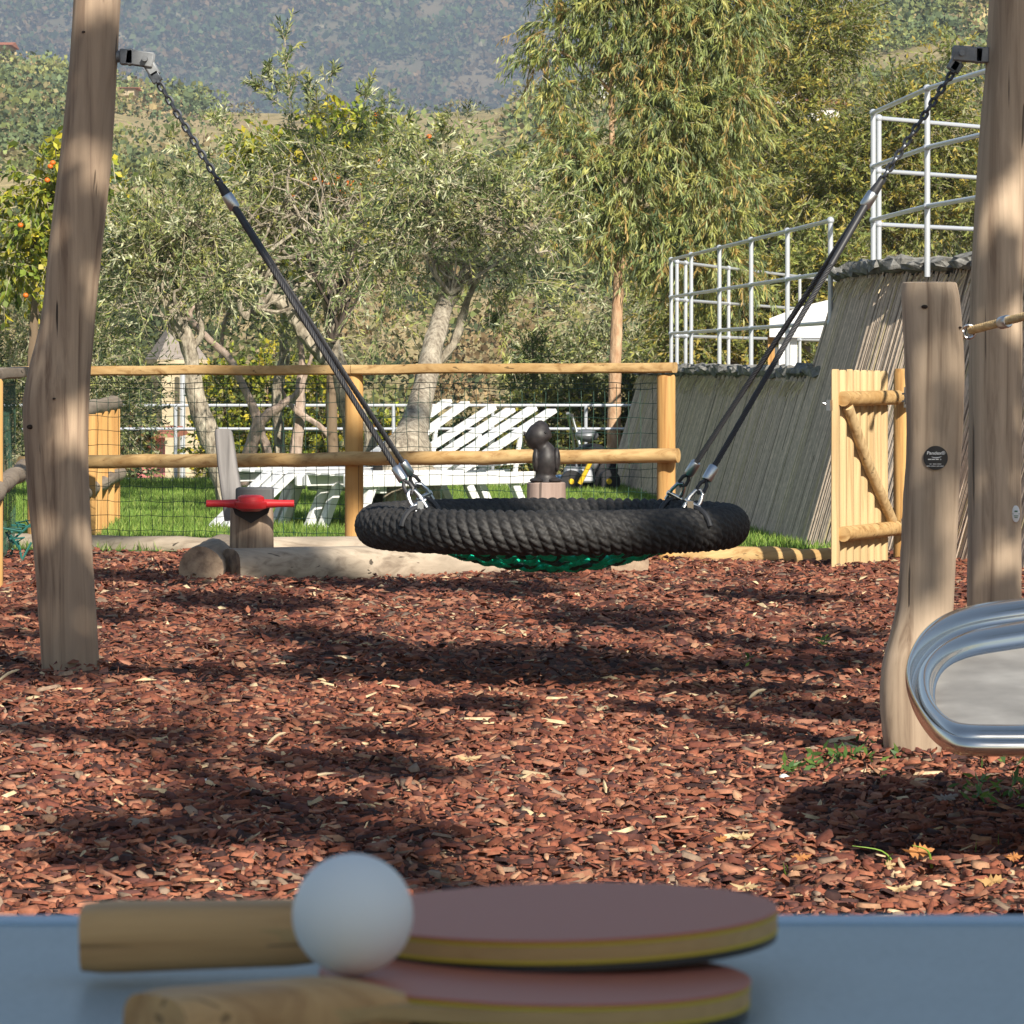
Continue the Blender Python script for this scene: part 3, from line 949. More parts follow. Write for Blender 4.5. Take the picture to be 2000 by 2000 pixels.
# ---------------------------------------------------------------- gate
gate = thing('garden_gate', (1.9, 19.6, 0), 'open pale pine picket gate with diagonal brace, left of the short log post', 'gate')
G0, G1 = np.array([1.50, 18.72]), np.array([1.825, 19.42])
gd_ = unit(G1 - G0); gn = np.array([gd_[1], -gd_[0]])      # normal to the front right
GL = np.linalg.norm(G1 - G0)
Rg = np.array([[gd_[0], -gn[0], 0], [gd_[1], -gn[1], 0], [0, 0, 1]])
ns = 8
for i in range(ns):
    q = G0 + gd_ * (GL * (i + .35) / ns)
    m = MB(); m.tube([(0, 0, .012), (0, 0, .3), (0, 0, .6), (0, 0, .925), (0, 0, .935)], [.030, .030, .0295, .0285, .022], 12)
    v = m.v[0]; v[:, 1] = np.where(v[:, 1] > 0, v[:, 1] * .35, v[:, 1] * .8)
    zt = 1.0 + rng.uniform(-.006, .006)
    m.v[0] = (v * np.array([1 if i else 1.3, 1, zt])) @ Rg.T + np.array([q[0], q[1], 0])
    m.build('slat', M_slat, gate)
def gl(u, z, off): q = G0 + gd_ * u + gn * off; return np.array([q[0], q[1], z])
for z in (.80, .165):
    m = MB(); m.tube([gl(.03, z, .045), gl(.3, z, .045), gl(GL + .02, z, .045)], .036, 14); m.build('cross_rail', M_pinex, gate)
m = MB(); m.tube([gl(.09, .765, .045), gl(.35, .5, .045), gl(GL - .06, .205, .045)], .026, 12); m.build('diagonal_brace', M_slat, gate)
for z in (.80, .19):
    m = MB(); q = gl(GL + .045, z, .075); m.box(q, (.10, .006, .045), Rg); q = gl(GL + .10, z, .078); m.box(q + np.array([0, 0, 0]), (.05, .006, .08), Rg); m.tube([q + np.array([-.02, -.005, -.05]), q + np.array([-.02, -.005, .05])], .007, 8)
    m.build('hinge', M_steel, gate)
q = gl(-.035, .77, .0); m = MB(); m.box(q, (.03, .02, .05), Rg); m.tube([q, q + np.array([-.03, 0, .01])], .006, 8); m.build('latch', M_steel, gate)
mb = MB(); mb.lathe((1.915, 19.58, 0), [(.045, -.1), (.046, .4), (.044, .915), (.038, .94)], 20)
tag(mb.build('gate_post', M_pinez, origin=(1.915, 19.58, 0)), 'round orange pine gate post carrying the hinges', 'post')

# ================================================================ log play frame with red handle
lp = thing('log_play_frame', (-.35, 18, 0), 'weathered grey log play frame lying on the bark chips behind the swing', 'play equipment')
def log(name, p0, p1, r0, r1, m, square=0, k=18, n=10, wob=.004):
    P = np.linspace(p0, p1, n); P[1:-1] += rng.normal(0, wob * .4, (n - 2, 3)); R = np.linspace(r0, r1, n)
    b = MB(); b.tube(P, R, k)
    v = b.v[0]; c = np.repeat(P, k, 0); o = v - c; rad = np.repeat(R, k)[:, None]
    if square: o = np.sign(o) * np.abs(o / rad) ** (1 - square) * rad
    an = np.tile(np.arange(k), n); o *= (1 + .025 * np.sin(an * 1.1 + .4) + rng.normal(0, .006, len(an)))[:, None]
    b.v[0] = c + o
    ob = b.build(name, m, lp)
    ob.data.materials.append(M_endgr)
    for pl in list(ob.data.polygons)[-2:]: pl.material_index = 1
    return ob
log('cross_log', (-1.35, 17.33, .075), (-1.365, 18.95, .055), .098, .10, M_greyy)
log('cross_log', (.535, 18.15, .06), (.50, 19.3, .05), .088, .088, M_greyy)
log('long_log', (-1.235, 17.52, .07), (.44, 18.35, .068), .083, .075, M_greyx, square=.35, n=16)
log('long_log', (-1.26, 18.9, .06), (.42, 19.25, .06), .082, .08, M_greyx, square=.2)
# bolts in the front log
for px in (477, 492):
    q = at(px, 1122, 17.48); m = MB(); m.sphere(q, .010, 10, 7); m.build('bolt', M_steel, lp)
# left stump with notch
q = np.array([-1.155, 17.72])
m = MB(); m.lathe((q[0], q[1], 0), [(.099, -.02), (.098, .15), (.096, .30), (.094, .345)], 26)
v = m.v[0]; v[:, 2] = np.where(v[:, 2] > .34, .345 - .10 * np.clip(-(v[:, 1] - q[1]) / .094, 0, 1) * (1 - np.abs(v[:, 0] - q[0]) / .1), v[:, 2])
ob = m.build('upright_stump', M_post, lp)
m = MB(); m.box((q[0] + .01, q[1] + .06, .365), (.165, .12, .10)); m.build('stump_top_block', mat('shaded_stump_top', (.10, .10, .10), .8), lp, bevel=.01)  # top part of the stump, its shade put into the dark grey colour
# dark cheek plate under the handle
hp = at(490, 1000, 17.6)
m = MB(); m.add([hp + np.array(o_) for o_ in [(-.085, 0, .03), (.085, 0, .03), (.075, 0, -.005), (.0, 0, -.05), (-.07, 0, -.01), (-.085, .05, .03), (.085, .05, .03), (.075, .05, -.005), (.0, .05, -.05), (-.07, .05, -.01)]],
         [(4, 3, 2, 1, 0), (5, 6, 7, 8, 9), (0, 1, 6, 5), (1, 2, 7, 6), (2, 3, 8, 7), (3, 4, 9, 8), (4, 0, 5, 9)]); m.build('notch_plate', mat('dark_notch', (.035, .03, .028), .8), lp, smooth=False)
# handle
hc = at(490, 983, 17.55)
hd = thing('_tmp', (0, 0, 0), 'x', 'x'); bpy.data.objects.remove(hd)
m = MB()
m.lathe(hc, [(.040, -.035), (.068, -.022), (.075, -.004), (.074, .006), (.060, .010), (.058, .028), (.045, .036), (.0, .037)], 28)
m.tube([hc + np.array([-.195, 0, -.001]), hc + np.array([-.12, 0, -.001]), hc + np.array([-.06, 0, -.002])], [.016, .0165, .021], 14)
m.tube([hc + np.array([.06, 0, -.002]), hc + np.array([.12, 0, -.001]), hc + np.array([.19, 0, -.001])], [.021, .0165, .016], 14)
m.build('red_handle', M_red, lp)
# slanting weathered board
B0 = np.array([(419, 842), (421, 870), (426, 920), (433, 975), (438, 1018)]); B1 = np.array([(452, 842), (457, 870), (464, 920), (474, 975), (478, 1014)])
v = []; fcs = []
n = len(B0)
prof = [(0, .12, 1), (.12, .0, 1), (.88, .0, 1), (1, .12, 1), (1, .9, 1), (0, .9, 1)]
for i in range(n):
    a_, b_ = at(*B0[i], 17.95), at(*B1[i], 17.95)
    for (u, w, _) in prof:
        v.append(a_ * (1 - u) + b_ * u + np.array([0, w * .09 - .02, (.035 * (1 - (2 * u - 1) ** 2) if i == 0 else 0)]))
k = len(prof)
for i in range(n - 1):
    for j in range(k): fcs.append((i * k + j, i * k + (j + 1) % k, (i + 1) * k + (j + 1) % k, (i + 1) * k + j))
fcs += [tuple(range(k - 1, -1, -1)), tuple((n - 1) * k + j for j in range(k))]
m = MB(); m.add(v, fcs); m.build('upright_board', wood('grey_board', (.15, .14, .135), (.33, .31, .30), 'z', crack=.3, grain=24), lp, bevel=.006)
# right stump and bird sculpture on it
st = np.array([(1067 - 1000) / F * 18.7, 18.7])
m = MB(); m.lathe((st[0], st[1], 0), [(.097, -.02), (.095, .2), (.090, .405), (.084, .41)], 26); m.build('upright_stump', wood('reddish_stump', (.24, .16, .13), (.44, .33, .28), 'z', crack=.6, grain=20), lp)

M_bird = noisy('dark_carved_wood', [(.35, (.016, .014, .014)), (.65, (.04, .034, .034))], 30, 4, .5, (.35, .003), spec=.4)
bz = .41; s_ = 1 / 417.0
bird = thing('bird_sculpture', (st[0], st[1], bz), 'dark carved bird figure with raised beak sitting on the right stump', 'sculpture')
def bp(px, py): return np.array([st[0] + (px - 1067) * s_, st[1], bz + (943 - py) * s_])
m = MB()      # one continuous body and head, rings stacked upwards: (cx, y, rx)
rings = [(1066, 942, 26), (1065, 930, 20), (1066, 921, 22), (1067, 908, 25), (1066, 893, 24.5), (1064, 882, 20), (1060, 876, 17), (1056, 871, 18), (1053, 864, 23), (1052, 856, 25.5), (1053, 848, 25), (1054, 840, 21.5), (1055, 832, 16), (1055, 827, 11), (1055, 822, 3)]
K = interp_path([(c_, y_, r_) for c_, y_, r_ in rings], 44)
P = np.array([bp(a_, b_) for a_, b_, _ in K]); m.tube(P, np.maximum(K[:, 2] * s_, .003), 26)
m.build('body', M_bird, bird)
m = MB()      # beak, two halves pointing left and up
m.tube([bp(1038, 862), bp(1030, 853), bp(1022, 844)], [.022, .014, .003], 12); m.tube([bp(1038, 852), bp(1033, 847), bp(1031, 840)], [.014, .010, .002], 12)
m.build('beak', M_bird, bird)
m = MB(); m.sphere(bp(1065, 846) + np.array([0, -.050, 0]), .006, 10, 7); m.build('eye', mat('eye_black', (.008, .008, .008), .3), bird)
for sx in (-1, 1):
    m = MB(); m.sphere(bp(1066 + sx * 17, 939) + np.array([0, -.02, 0]), (.036, .06, .013), 16, 8); m.build('foot', M_bird, bird)
for sx, nm in ((-1, 'wing'), (1, 'wing')):
    m = MB(); m.sphere(bp(1067 + sx * 20, 899) + np.array([0, -.02, 0]), (.018, .032, .058), 14, 10); m.build(nm, M_bird, bird)

# ================================================================ swing
sw = thing('nest_swing', (.1238, 12.3, 0), 'round black rope nest swing hanging between two tall log posts', 'swing')
C0 = np.array([.1238, 12.3, .470]); RR, rt = .541, .0635
# woven ring
nu, nv = 990, 84
U = np.arange(nu) / nu; Vv = np.arange(nv) / nv
UU, VV = np.meshgrid(U, Vv, indexing='ij')
turns = 110
ph = UU * turns + VV * 5               # rope wraps with slant
q = ph - np.floor(ph)
prof = np.sqrt(np.clip(1 - (2 * q - 1) ** 2, 0, 1))
st_ = VV * 14 + (q - .5) * .9 + np.floor(ph) * .5
s2 = st_ - np.floor(st_)
prof2 = np.sqrt(np.clip(1 - (2 * s2 - 1) ** 2, 0, 1))
hgt = .0025 * prof + .0115 * prof * prof2
rad = rt - .009 + hgt
th = 2 * math.pi * UU; phi = 2 * math.pi * VV
x = (RR + rad * np.cos(phi)) * np.cos(th); y = (RR + rad * np.cos(phi)) * np.sin(th); z = rad * np.sin(phi)
V = np.stack([x, y, z], -1).reshape(-1, 3) + C0
i = np.arange(nu * nv).reshape(nu, nv)
Q = np.stack([i, np.roll(i, -1, 0), np.roll(np.roll(i, -1, 0), -1, 1), np.roll(i, -1, 1)], -1).reshape(-1, 4)
arr_mesh('seat_ring', V, Q, M_rope, parent=sw, smooth=True)
# net bowl
mb = MB(); mbd = MB()
def netz(x, y):
    r2 = (x * x + y * y) / (.50 ** 2)
    return C0[2] - .015 - .115 * (1 - np.clip(r2, 0, 1)) ** 1.15
def rope3(mb, P, r, pitch=.03):
    P = np.asarray(P); n = len(P)
    L = np.concatenate([[0], np.cumsum(np.linalg.norm(np.diff(P, axis=0), axis=1))])
    T = unit(np.gradient(P, axis=0)); a_ = unit(np.cross(T, [0, 0, 1.0])); b_ = np.cross(a_, T)
    for k in range(3):
        an = L / pitch * 6.283 + k * 2.094
        mb.tube(P + r * .5 * (np.cos(an)[:, None] * a_ + np.sin(an)[:, None] * b_), r * .56, 5, cap=False)
for j in range(23):
    o_ = -.46 + .92 * j / 22; h = math.sqrt(max(.0, .49 ** 2 - o_ ** 2)); n = int(h * 2 / .008) + 2
    t_ = np.linspace(-h, h, n)
    for ang in (.62, 2.2):
        c_, s2_ = math.cos(ang), math.sin(ang)
        X = t_ * c_ - o_ * s2_; Y = t_ * s2_ + o_ * c_
        w_ = .007 * np.sin(t_ * 55 + j * math.pi + (0 if ang < 1 else 1.57))
        rope3(mb if (j % 3) else mbd, np.stack([X + C0[0], Y + C0[1], netz(X, Y) + w_], 1), .0105)
mb.build('net', M_net, sw, angle=80); mbd.build('net', M_netd, sw, angle=80)

# cables, ferrules, shackles
Lk = MB()
def link_mesh(L, w, r):
    m = MB(); P = []
    for k in range(14):
        a_ = 2 * math.pi * k / 14; P.append(((w / 2 - r) * math.cos(a_) * 1.0, 0, (L / 2 - w / 2) * np.sign(math.sin(a_)) * (1 if abs(math.sin(a_)) > .2 else 0) + (w / 2 - r) * math.sin(a_)))
    P.append(P[0]); P.append(P[1])
    m.tube(P, r, 6, cap=False)
    return m
fer_top_L = at(451, 394, 12.3); fer_top_R = at(1697, 390, 12.3)
att = {'L': [(math.radians(222), fer_top_L), (math.radians(137.5), fer_top_L)], 'R': [(math.radians(-40), fer_top_R), (math.radians(44), fer_top_R)]}
first = None
def strands(name, p0, p1, r, parent, m, pitch=.085, k=6, n=150):
    P = np.linspace(p0, p1, n); T = unit(p1 - p0); Fm = frame_from(T)
    L = np.linalg.norm(p1 - p0); mb = MB(); t_ = np.linspace(0, L, n)
    mb.tube(P, r * .62, 6)
    for q_ in range(k):
        an = t_ / pitch * 6.283 + q_ * 6.283 / k
        mb.tube(P + r * .66 * (np.cos(an)[:, None] * Fm[:, 0] + np.sin(an)[:, None] * Fm[:, 1]), r * .38, 5, cap=False)
    return mb.build(name, m, parent, angle=80)
def ferrule(p, T, r, L, parent):
    m = MB(); Fm = frame_from(T); m.lathe(p, [(r * .86, -L / 2), (r, -L / 2 + .004), (r, L / 2 - .004), (r * .86, L / 2)], 20, M=Fm)
    return m.build('ferrule', M_steel, parent)
for side in 'LR':
    for ang, top in att[side]:
        foot = C0 + np.array([RR * math.cos(ang), RR * math.sin(ang), rt + .012])
        T = unit(top - foot)
        eye = foot + T * .055 + np.array([0, 0, .0])
        cab0 = foot + T * .085
        strands('cable', cab0, top - T * .02, .0088, sw, M_cable)
        # black sleeve near the upper ferrule
        m = MB(); m.tube([top - T * .02, top - T * .12, top - T * .25], [.0112, .0108, .0095], 14); m.build('cable_sleeve', M_cable, sw)
        ferrule(foot + T * .115, T, .0158, .05, sw)
        # thimble loop of black rubber and a bright shackle
        Fm = frame_from(T, (0, 1, 0)); a_ = Fm[:, 1]
        m = MB(); m.tube([foot + T * .09, foot + T * .075 + a_ * .010, foot + T * .055 + a_ * .012, foot + T * .042, foot + T * .055 - a_ * .012, foot + T * .075 - a_ * .010, foot + T * .09], .006, 8); m.build('thimble', M_cable, sw)
        sx = np.array([1.0, 0, 0]); n_ = unit(np.cross(T, sx)); sx = unit(np.cross(n_, T))
        m = MB()
        m.tube([foot + sx * .017 - T * .02, foot + sx * .018 + T * .02, foot + sx * .012 + T * .045, foot + T * .054, foot - sx * .012 + T * .045, foot - sx * .018 + T * .02, foot - sx * .017 - T * .02], .0062, 9)
        m.tube([foot - sx * .026 + T * .004, foot + sx * .026 + T * .004], .0075, 10)
        m.box(foot - T * .010, (.018, .02, .04)); m.build('shackle', M_chrome if side == 'R' else M_steel, sw)
        m = MB(); base_p = C0 + np.array([RR * math.cos(ang), RR * math.sin(ang), 0])
        tdir = np.array([-math.sin(ang), math.cos(ang), 0]); rdir = np.array([math.cos(ang), math.sin(ang), 0])
        m.tube([base_p + (rt + .006) * (math.cos(a2) * rdir + math.sin(a2) * np.array([0, 0, 1])) for a2 in np.linspace(.2, 2.9, 12)], .008, 8); m.build('clamp_band', M_cable, sw)
    top = att[side][0][1]
    anchor = at(303, 150, 12.3) if side == 'L' else at(1868, 130, 12.3)
    T = unit(anchor - top)
    ferrule(top, T, .018, .052, sw)
    m = MB(); m.tube([top + T * .02, top + T * .05, top + T * .075], [.016, .014, .008], 10); m.build('sleeve_end', M_cable, sw)
    # chain links, alternate links turned a quarter
    if first is None:
        lm = link_mesh(.036, .0265, .0056); first = lm.build('chain_link', M_dark, sw, origin=None); first_me = first.data
        # recentre shared data
        cc = np.array(wloc(sw)); 
        for vv in first_me.vertices: vv.co = vv.co + Vector([float(t) for t in cc])
        use_first = True
    s0 = top + T * .06; L = np.linalg.norm(anchor - s0); nl = int(L / .0232)
    Fm = frame_from(T, (0, 1, 0))
    for k in range(nl + 1):
        pos = s0 + T * (k + .5) * L / nl if k < nl else None
        if pos is None: break
        ax = Fm[:, 0] if k % 2 else Fm[:, 1]
        M_ = np.stack([ax, np.cross(T, ax), T], 1)
        if use_first:
            first.location = Vector([float(t) for t in pos]) - wloc(sw); first.rotation_euler = Matrix([[float(q2) for q2 in rw] for rw in M_]).to_euler(); use_first = False
        else: place('chain_link', first_me, sw, pos, M_)
    # bracket: block at the post, clevis, angled arm, box, all grey steel
    sg = 1 if side == 'L' else -1
    B_ = (lambda px, py: at(px, py, 12.3)) if side == 'L' else (lambda px, py: at(px, py, 12.3))
    if side == 'L': pts_ = dict(a=(222, 110), b=(262, 112), c=(285, 116), e=(300, 140))
    else: pts_ = dict(a=(1945, 108), b=(1902, 108), c=(1876, 105), e=(1862, 130))
    br = MB(); pa, pb_, pc, pe = [B_(*pts_[k_]) for k_ in 'abce']
    br.tube([pa, (pa + pb_) / 2], .019, 12); br.box((pa * .35 + pb_ * .65), (.042, .05, .048)); br.build('bracket_block', M_brk, sw, bevel=.004)
    br = MB(); q1_ = pb_ * .75 + pa * .25; dirc = unit(pc - q1_); Lc = np.linalg.norm(pc - q1_)
    for yy in (-.021, .021):
        br.box((q1_ + pc) / 2 + np.array([0, yy, 0]) + dirc * .008, (Lc + .035, .008, .047), np.stack([dirc, np.array([0, 1.0, 0]), np.cross(dirc, [0, 1.0, 0])], 1))
    br.box(q1_ + dirc * .004, (.012, .05, .052), np.stack([dirc, np.array([0, 1.0, 0]), np.cross(dirc, [0, 1.0, 0])], 1))
    br.build('clevis', M_brk, sw, bevel=.004)
    br = MB(); br.tube([pc + np.array([0, -.045, 0]), pc + np.array([0, .045, 0])], .009, 14); br.build('pivot_bolt', M_brk, sw)
    br = MB(); da_ = unit(pe - pc); br.box((pc + pe) / 2, (np.linalg.norm(pe - pc) + .03, .03, .036), np.stack([da_, np.array([0, 1.0, 0]), np.cross(da_, [0, 1.0, 0])], 1)); br.build('swivel_arm', M_brk, sw, bevel=.006)
    Tb = unit(anchor - pe + 1e-6); br = MB(); br.box(anchor + T * -.002, (.030, .032, .034), frame_from(T, (0, 1, 0))); br.tube([anchor - T * .02 + np.array([0, -.02, 0]), anchor - T * .02 + np.array([0, .02, 0])], .006, 8); br.build('chain_shackle', M_dark, sw, bevel=.004)


# ---------------------------------------------------------------- log posts
def post(name, rows, d, m, label, ztop_round=0, parentless=True, knots=(), base_ext=None, k=30):
    """rows: (py, left px, right px)"""
    K = [(row[0], (row[1] + row[2]) / 2, (row[2] - row[1]) / 2) for row in rows]
    K = np.array(K, float); yy_ = np.linspace(K[0, 0], K[-1, 0], 60)
    cs = np.stack([yy_, np.interp(yy_, K[:, 0], K[:, 1]), np.interp(yy_, K[:, 0], K[:, 2])], 1)
    for _ in range(2): cs[1:-1, 1:] = (cs[:-2, 1:] + 2 * cs[1:-1, 1:] + cs[2:, 1:]) / 4
    K = np.concatenate([[[cs[0, 0], cs[0, 1], cs[0, 2] * .93]], [[cs[0, 0] + 2, cs[0, 1], cs[0, 2] * .985]], cs[1:]])
    P = np.array([at(c_, y_, d) for y_, c_, r_ in K]); R = K[:, 2] * d / F
    mb = MB()
    A0 = np.arange(k) * 2 * math.pi / k
    ringv = np.stack([np.cos(A0), -np.sin(A0), 0 * A0], 1)
    mb.tube(P, R, k)
    an = np.tile(A0, len(P)); c = np.repeat(P, k, 0); zz = c[:, 2]
    v = mb.v[0]; o_ = np.repeat(R, k)[:, None] * np.tile(ringv, (len(P), 1))
    wv = 1 + .02 * np.sin(an * 2 + zz * 2.2) + .012 * np.sin(an * 5 + zz * 1.3 + 1) + .006 * rng.normal(size=len(an))
    v[:] = c + o_ * wv[:, None]
    t = thing(name, (P[-1][0], P[-1][1], 0), label, 'post')
    ob = mb.build('log', m, t)
    for (px, py, rp) in knots:
        x = (px - 1000) / F * d
        i_ = np.argmin(np.abs(P[:, 2] - at(px, py, d)[2])); dx = x - P[i_, 0]
        yy = d - math.sqrt(max(R[i_] ** 2 - dx ** 2, 1e-4)) 
        kk = MB(); rp_ = rp * d / F
        kk.sphere((x, yy - .001, at(px, py, d)[2]), (rp_ * 1.3, .006, rp_ * .8), 12, 6)
        kk.build('knot', mat('dark_knot', (.035, .022, .015), .9), t)
    return t, P, R


post('log_post', [(-260, 160, 262), (-60, 147, 243), (0, 143, 236), (150, 133, 228), (300, 117, 219), (507, 92, 196), (600, 85, 187), (660, 73, 181), (709, 60, 177), (745, 49, 174), (788, 43, 172), (840, 46, 170), (890, 50, 170), (962, 54, 173), (1040, 61, 177), (1107, 69, 181), (1252, 78, 191), (1330, 83, 194), (1350, 84, 195)],
     12.3, M_post, 'tall bent log post carrying the left end of the nest swing', knots=((65, 833, 6), (113, 778, 2.5), (168, 66, 3)))
post('log_post', [(-260, 1948, 2052), (0, 1930, 2036), (109, 1927, 2026), (254, 1913, 2014), (362, 1906, 2006), (507, 1898, 2000), (600, 1894, 1996), (700, 1893, 1996), (900, 1892, 1993), (1180, 1889, 1994), (1330, 1888, 1996), (1350, 1888, 1997)],
     12.3, M_post2, 'tall straight log post carrying the right end of the nest swing', knots=((1935, 1235, 2),))
pt3, P3, R3 = post('short_log_post', [(551, 1762, 1868), (556, 1759, 1871), (600, 1762, 1876), (709, 1767, 1883), (817, 1771, 1881), (890, 1771, 1876), (962, 1765, 1872), (1071, 1760, 1867), (1180, 1753, 1861), (1252, 1735, 1858), (1300, 1721, 1854), (1372, 1717, 1847), (1445, 1724, 1840), (1500, 1732, 1833), (1525, 1733, 1832)],
     9.58, M_post2, 'short thick log post with a round black sticker, right of the gate', knots=((1800, 600, 5), (1872, 640, 3)))
# black round sticker with white lettering
sx_, sd = 1822, 9.58
i_ = np.argmin(np.abs(P3[:, 2] - at(1822, 893, sd)[2])); cxp, ryp = P3[i_, 0], R3[i_]
SC = np.array([(1822 - 1000) / F * sd, sd - math.sqrt(max(ryp ** 2 - ((1822 - 1000) / F * sd - cxp) ** 2, 1e-5)), at(1822, 893, sd)[2]])
stk = thing('round_sticker', SC, 'round black sticker with white lettering on the short log post', 'sticker')
nrm_a = math.asin((SC[0] - cxp) / ryp)
def on_post(u, w, lift): # u metres to the right of centre, w up
    a_ = nrm_a + u / ryp
    return np.array([cxp + (ryp + lift) * math.sin(a_), sd - (ryp + lift) * math.cos(a_), SC[2] + w])
mb = MB(); v = [on_post(0, 0, .0042)]; rS = 23 * sd / F
for rr_, lf in ((.5, .0042), (1, .0042), (1.02, .0)):
    for k in range(36): v.append(on_post(rr_ * rS * math.cos(k * math.pi / 18), rr_ * rS * math.sin(k * math.pi / 18), lf))
f_ = [(0, 1 + k, 1 + (k + 1) % 36) for k in range(36)]
for b_ in (1, 37):
    f_ += [(b_ + k, b_ + (k + 1) % 36, b_ + 36 + (k + 1) % 36, b_ + 36 + k)[::-1] for k in range(36)]
mb.add(v, f_); mb.build('disc', mat('sticker_black', (.022, .020, .021), .4), stk)
M_ink = mat('sticker_white', (.75, .75, .75), .5)
def text_on(txt, size, u0, w0, fn, name, m, parent, shear=.1, align='CENTER'):
    cu = bpy.data.curves.new('t', 'FONT'); cu.body = txt; cu.size = size; cu.align_x = align; cu.shear = shear; cu.offset = size * .012
    to = bpy.data.objects.new('t', cu); COL.objects.link(to)
    bpy.context.view_layer.update()
    me = bpy.data.meshes.new_from_object(to.evaluated_get(bpy.context.evaluated_depsgraph_get()))
    bpy.data.objects.remove(to)
    pl = wloc(parent)
    for vv in me.vertices:
        q_ = fn(u0 + vv.co.x, w0 + vv.co.y, .0052); vv.co = Vector([float(t_) for t_ in q_]) - pl
    me.materials.clear(); me.materials.append(m)
    me.name = name; ob = bpy.data.objects.new(name, me); COL.objects.link(ob); ob.parent = parent
    return ob
text_on('Pandex\u00ae', .0112, 0, .008, on_post, 'lettering', M_ink, stk)
mb = MB()
cv_ = [on_post(u_ * rS, (.14 - .13 * (1 - ((u_ - .02) / .45) ** 2)) * rS, .0052) for u_ in np.linspace(-.35, .45, 9)]
mb.tube(cv_, [.0003, .0006, .001, .0012, .0013, .0012, .001, .0006, .0003], 5); mb.build('swoosh', M_ink, stk)
for w_, segs in ((-.0035, [(-.62, -.38), (-.34, -.08), (-.02, .22), (.32, .42)]), (-.0145, [(-.5, -.34), (-.24, .05), (.1, .42)]), (-.0195, [(-.72, -.42), (-.38, -.02), (.04, .3), (.34, .62)])):
    mb = MB()
    for a_, b_ in segs:
        h_ = .0022 if w_ > -.01 else .0013
        vv = [on_post(a_ * rS, w_ - h_ / 2, .0052), on_post((a_ + b_) / 2 * rS, w_ - h_ / 2, .0052), on_post(b_ * rS, w_ - h_ / 2, .0052), on_post(b_ * rS, w_ + h_ / 2, .0052), on_post((a_ + b_) / 2 * rS, w_ + h_ / 2, .0052), on_post(a_ * rS, w_ + h_ / 2, .0052)]
        mb.add(vv, [(0, 1, 4, 5), (1, 2, 3, 4)])
    mb.build('small_print_line', M_ink, stk, smooth=False)
# oval badge on the right tall post
ob_ = at(1979, 1002, 12.3); bd = thing('oval_badge', ob_, 'small white oval badge screwed to the tall right post', 'badge')
mb = MB(); mb.lathe((ob_[0], 12.3 - .063, ob_[2]), [(1, -.003), (1, .003), (.9, .004)], 24, M=np.array([[.0125, 0, 0], [0, 0, -1], [0, .026, 0]]) @ np.diag([1, 1, 1.0])); mb.build('plate', M_white, bd)
mb = MB(); mb.box((ob_[0], 12.3 - .0685, ob_[2] + .008), (.009, .001, .004)); mb.box((ob_[0], 12.3 - .0685, ob_[2] - .006), (.014, .001, .002)); mb.box((ob_[0], 12.3 - .0685, ob_[2] - .011), (.010, .001, .002)); mb.build('print', mat('green_print', (.05, .16, .08), .6), bd, smooth=False)
mb = MB(); [mb.sphere((ob_[0] + s__ * .0095, 12.3 - .068, ob_[2]), .0014, 8, 6) for s__ in (-1, 1)]; mb.build('screw', M_dark, bd)

# rope with eye, fixed to the short post and running out to the right
rp = thing('rope_barrier', at(1893, 648, 9.62), 'tan twisted rope with steel eye and ferrule running right from the short post', 'rope')
e0 = at(1896, 645, 9.62); e1 = at(1950, 632, 9.5); e2 = at(2100, 592, 9.2)
M_tan = noisy('tan_rope', [(.3, (.42, .29, .14)), (.7, (.66, .50, .28))], 60, 3, .75, None)
strands('rope', e0, e2, .0105, rp, M_tan, pitch=.05, n=90)
m = MB(); ec = at(1892, 648, 9.62); m.tube([ec + .0155 * np.array([math.cos(a_), 0, math.sin(a_)]) for a_ in np.linspace(0, 6.283, 22)], .0038, 8, cap=False); m.build('eye', M_chrome, rp)
m = MB(); m.tube([ec + np.array([-.012, 0, 0]), ec + np.array([-.05, 0, 0])], .006, 8); m.build('eye_bolt', M_steel, rp)
ferrule(at(1962, 629, 9.48), unit(e2 - e0), .0155, .034, rp)

# ================================================================ stainless panel in front of the short post
def outline(pts, n=90):
    return interp_path(pts, n)
OA = [(2040, 1172), (1960, 1180), (1900, 1190), (1850, 1205), (1812, 1230), (1785, 1265), (1769, 1310), (1773, 1350), (1790, 1390), (1818, 1430), (1850, 1454), (1885, 1464), (1950, 1466), (2040, 1466)]
OB = [(2040, 1218), (1960, 1230), (1905, 1241), (1865, 1256), (1832, 1275), (1807, 1298), (1791, 1325), (1791, 1360), (1802, 1392), (1824, 1420), (1850, 1440), (1885, 1448), (1950, 1449), (2040, 1449)]
OC = [(2040, 1250), (1960, 1262), (1912, 1270), (1880, 1279), (1855, 1291), (1837, 1308), (1827, 1330), (1825, 1358), (1832, 1382), (1846, 1404), (1866, 1418), (1892, 1425), (1950, 1427), (2040, 1427)]
OA, OB, OC = [outline(q_) for q_ in (OA, OB, OC)]
dp = 8.0
def lay(prof2):
    rows = []
    for (a_, b_, c_, dy) in prof2:
        q_ = OA * a_ + OB * b_ + OC * c_
        # the dish leans back: its near lower lip stands 1.1 m in front of its far upper lip
        rows.append(np.array([at(x_, y_, 8.58 - (y_ - 1178) / 288 * 1.12) + .6 * (dy - .02) * np.array([0, .184, -.983]) for x_, y_ in q_]))
    return rows
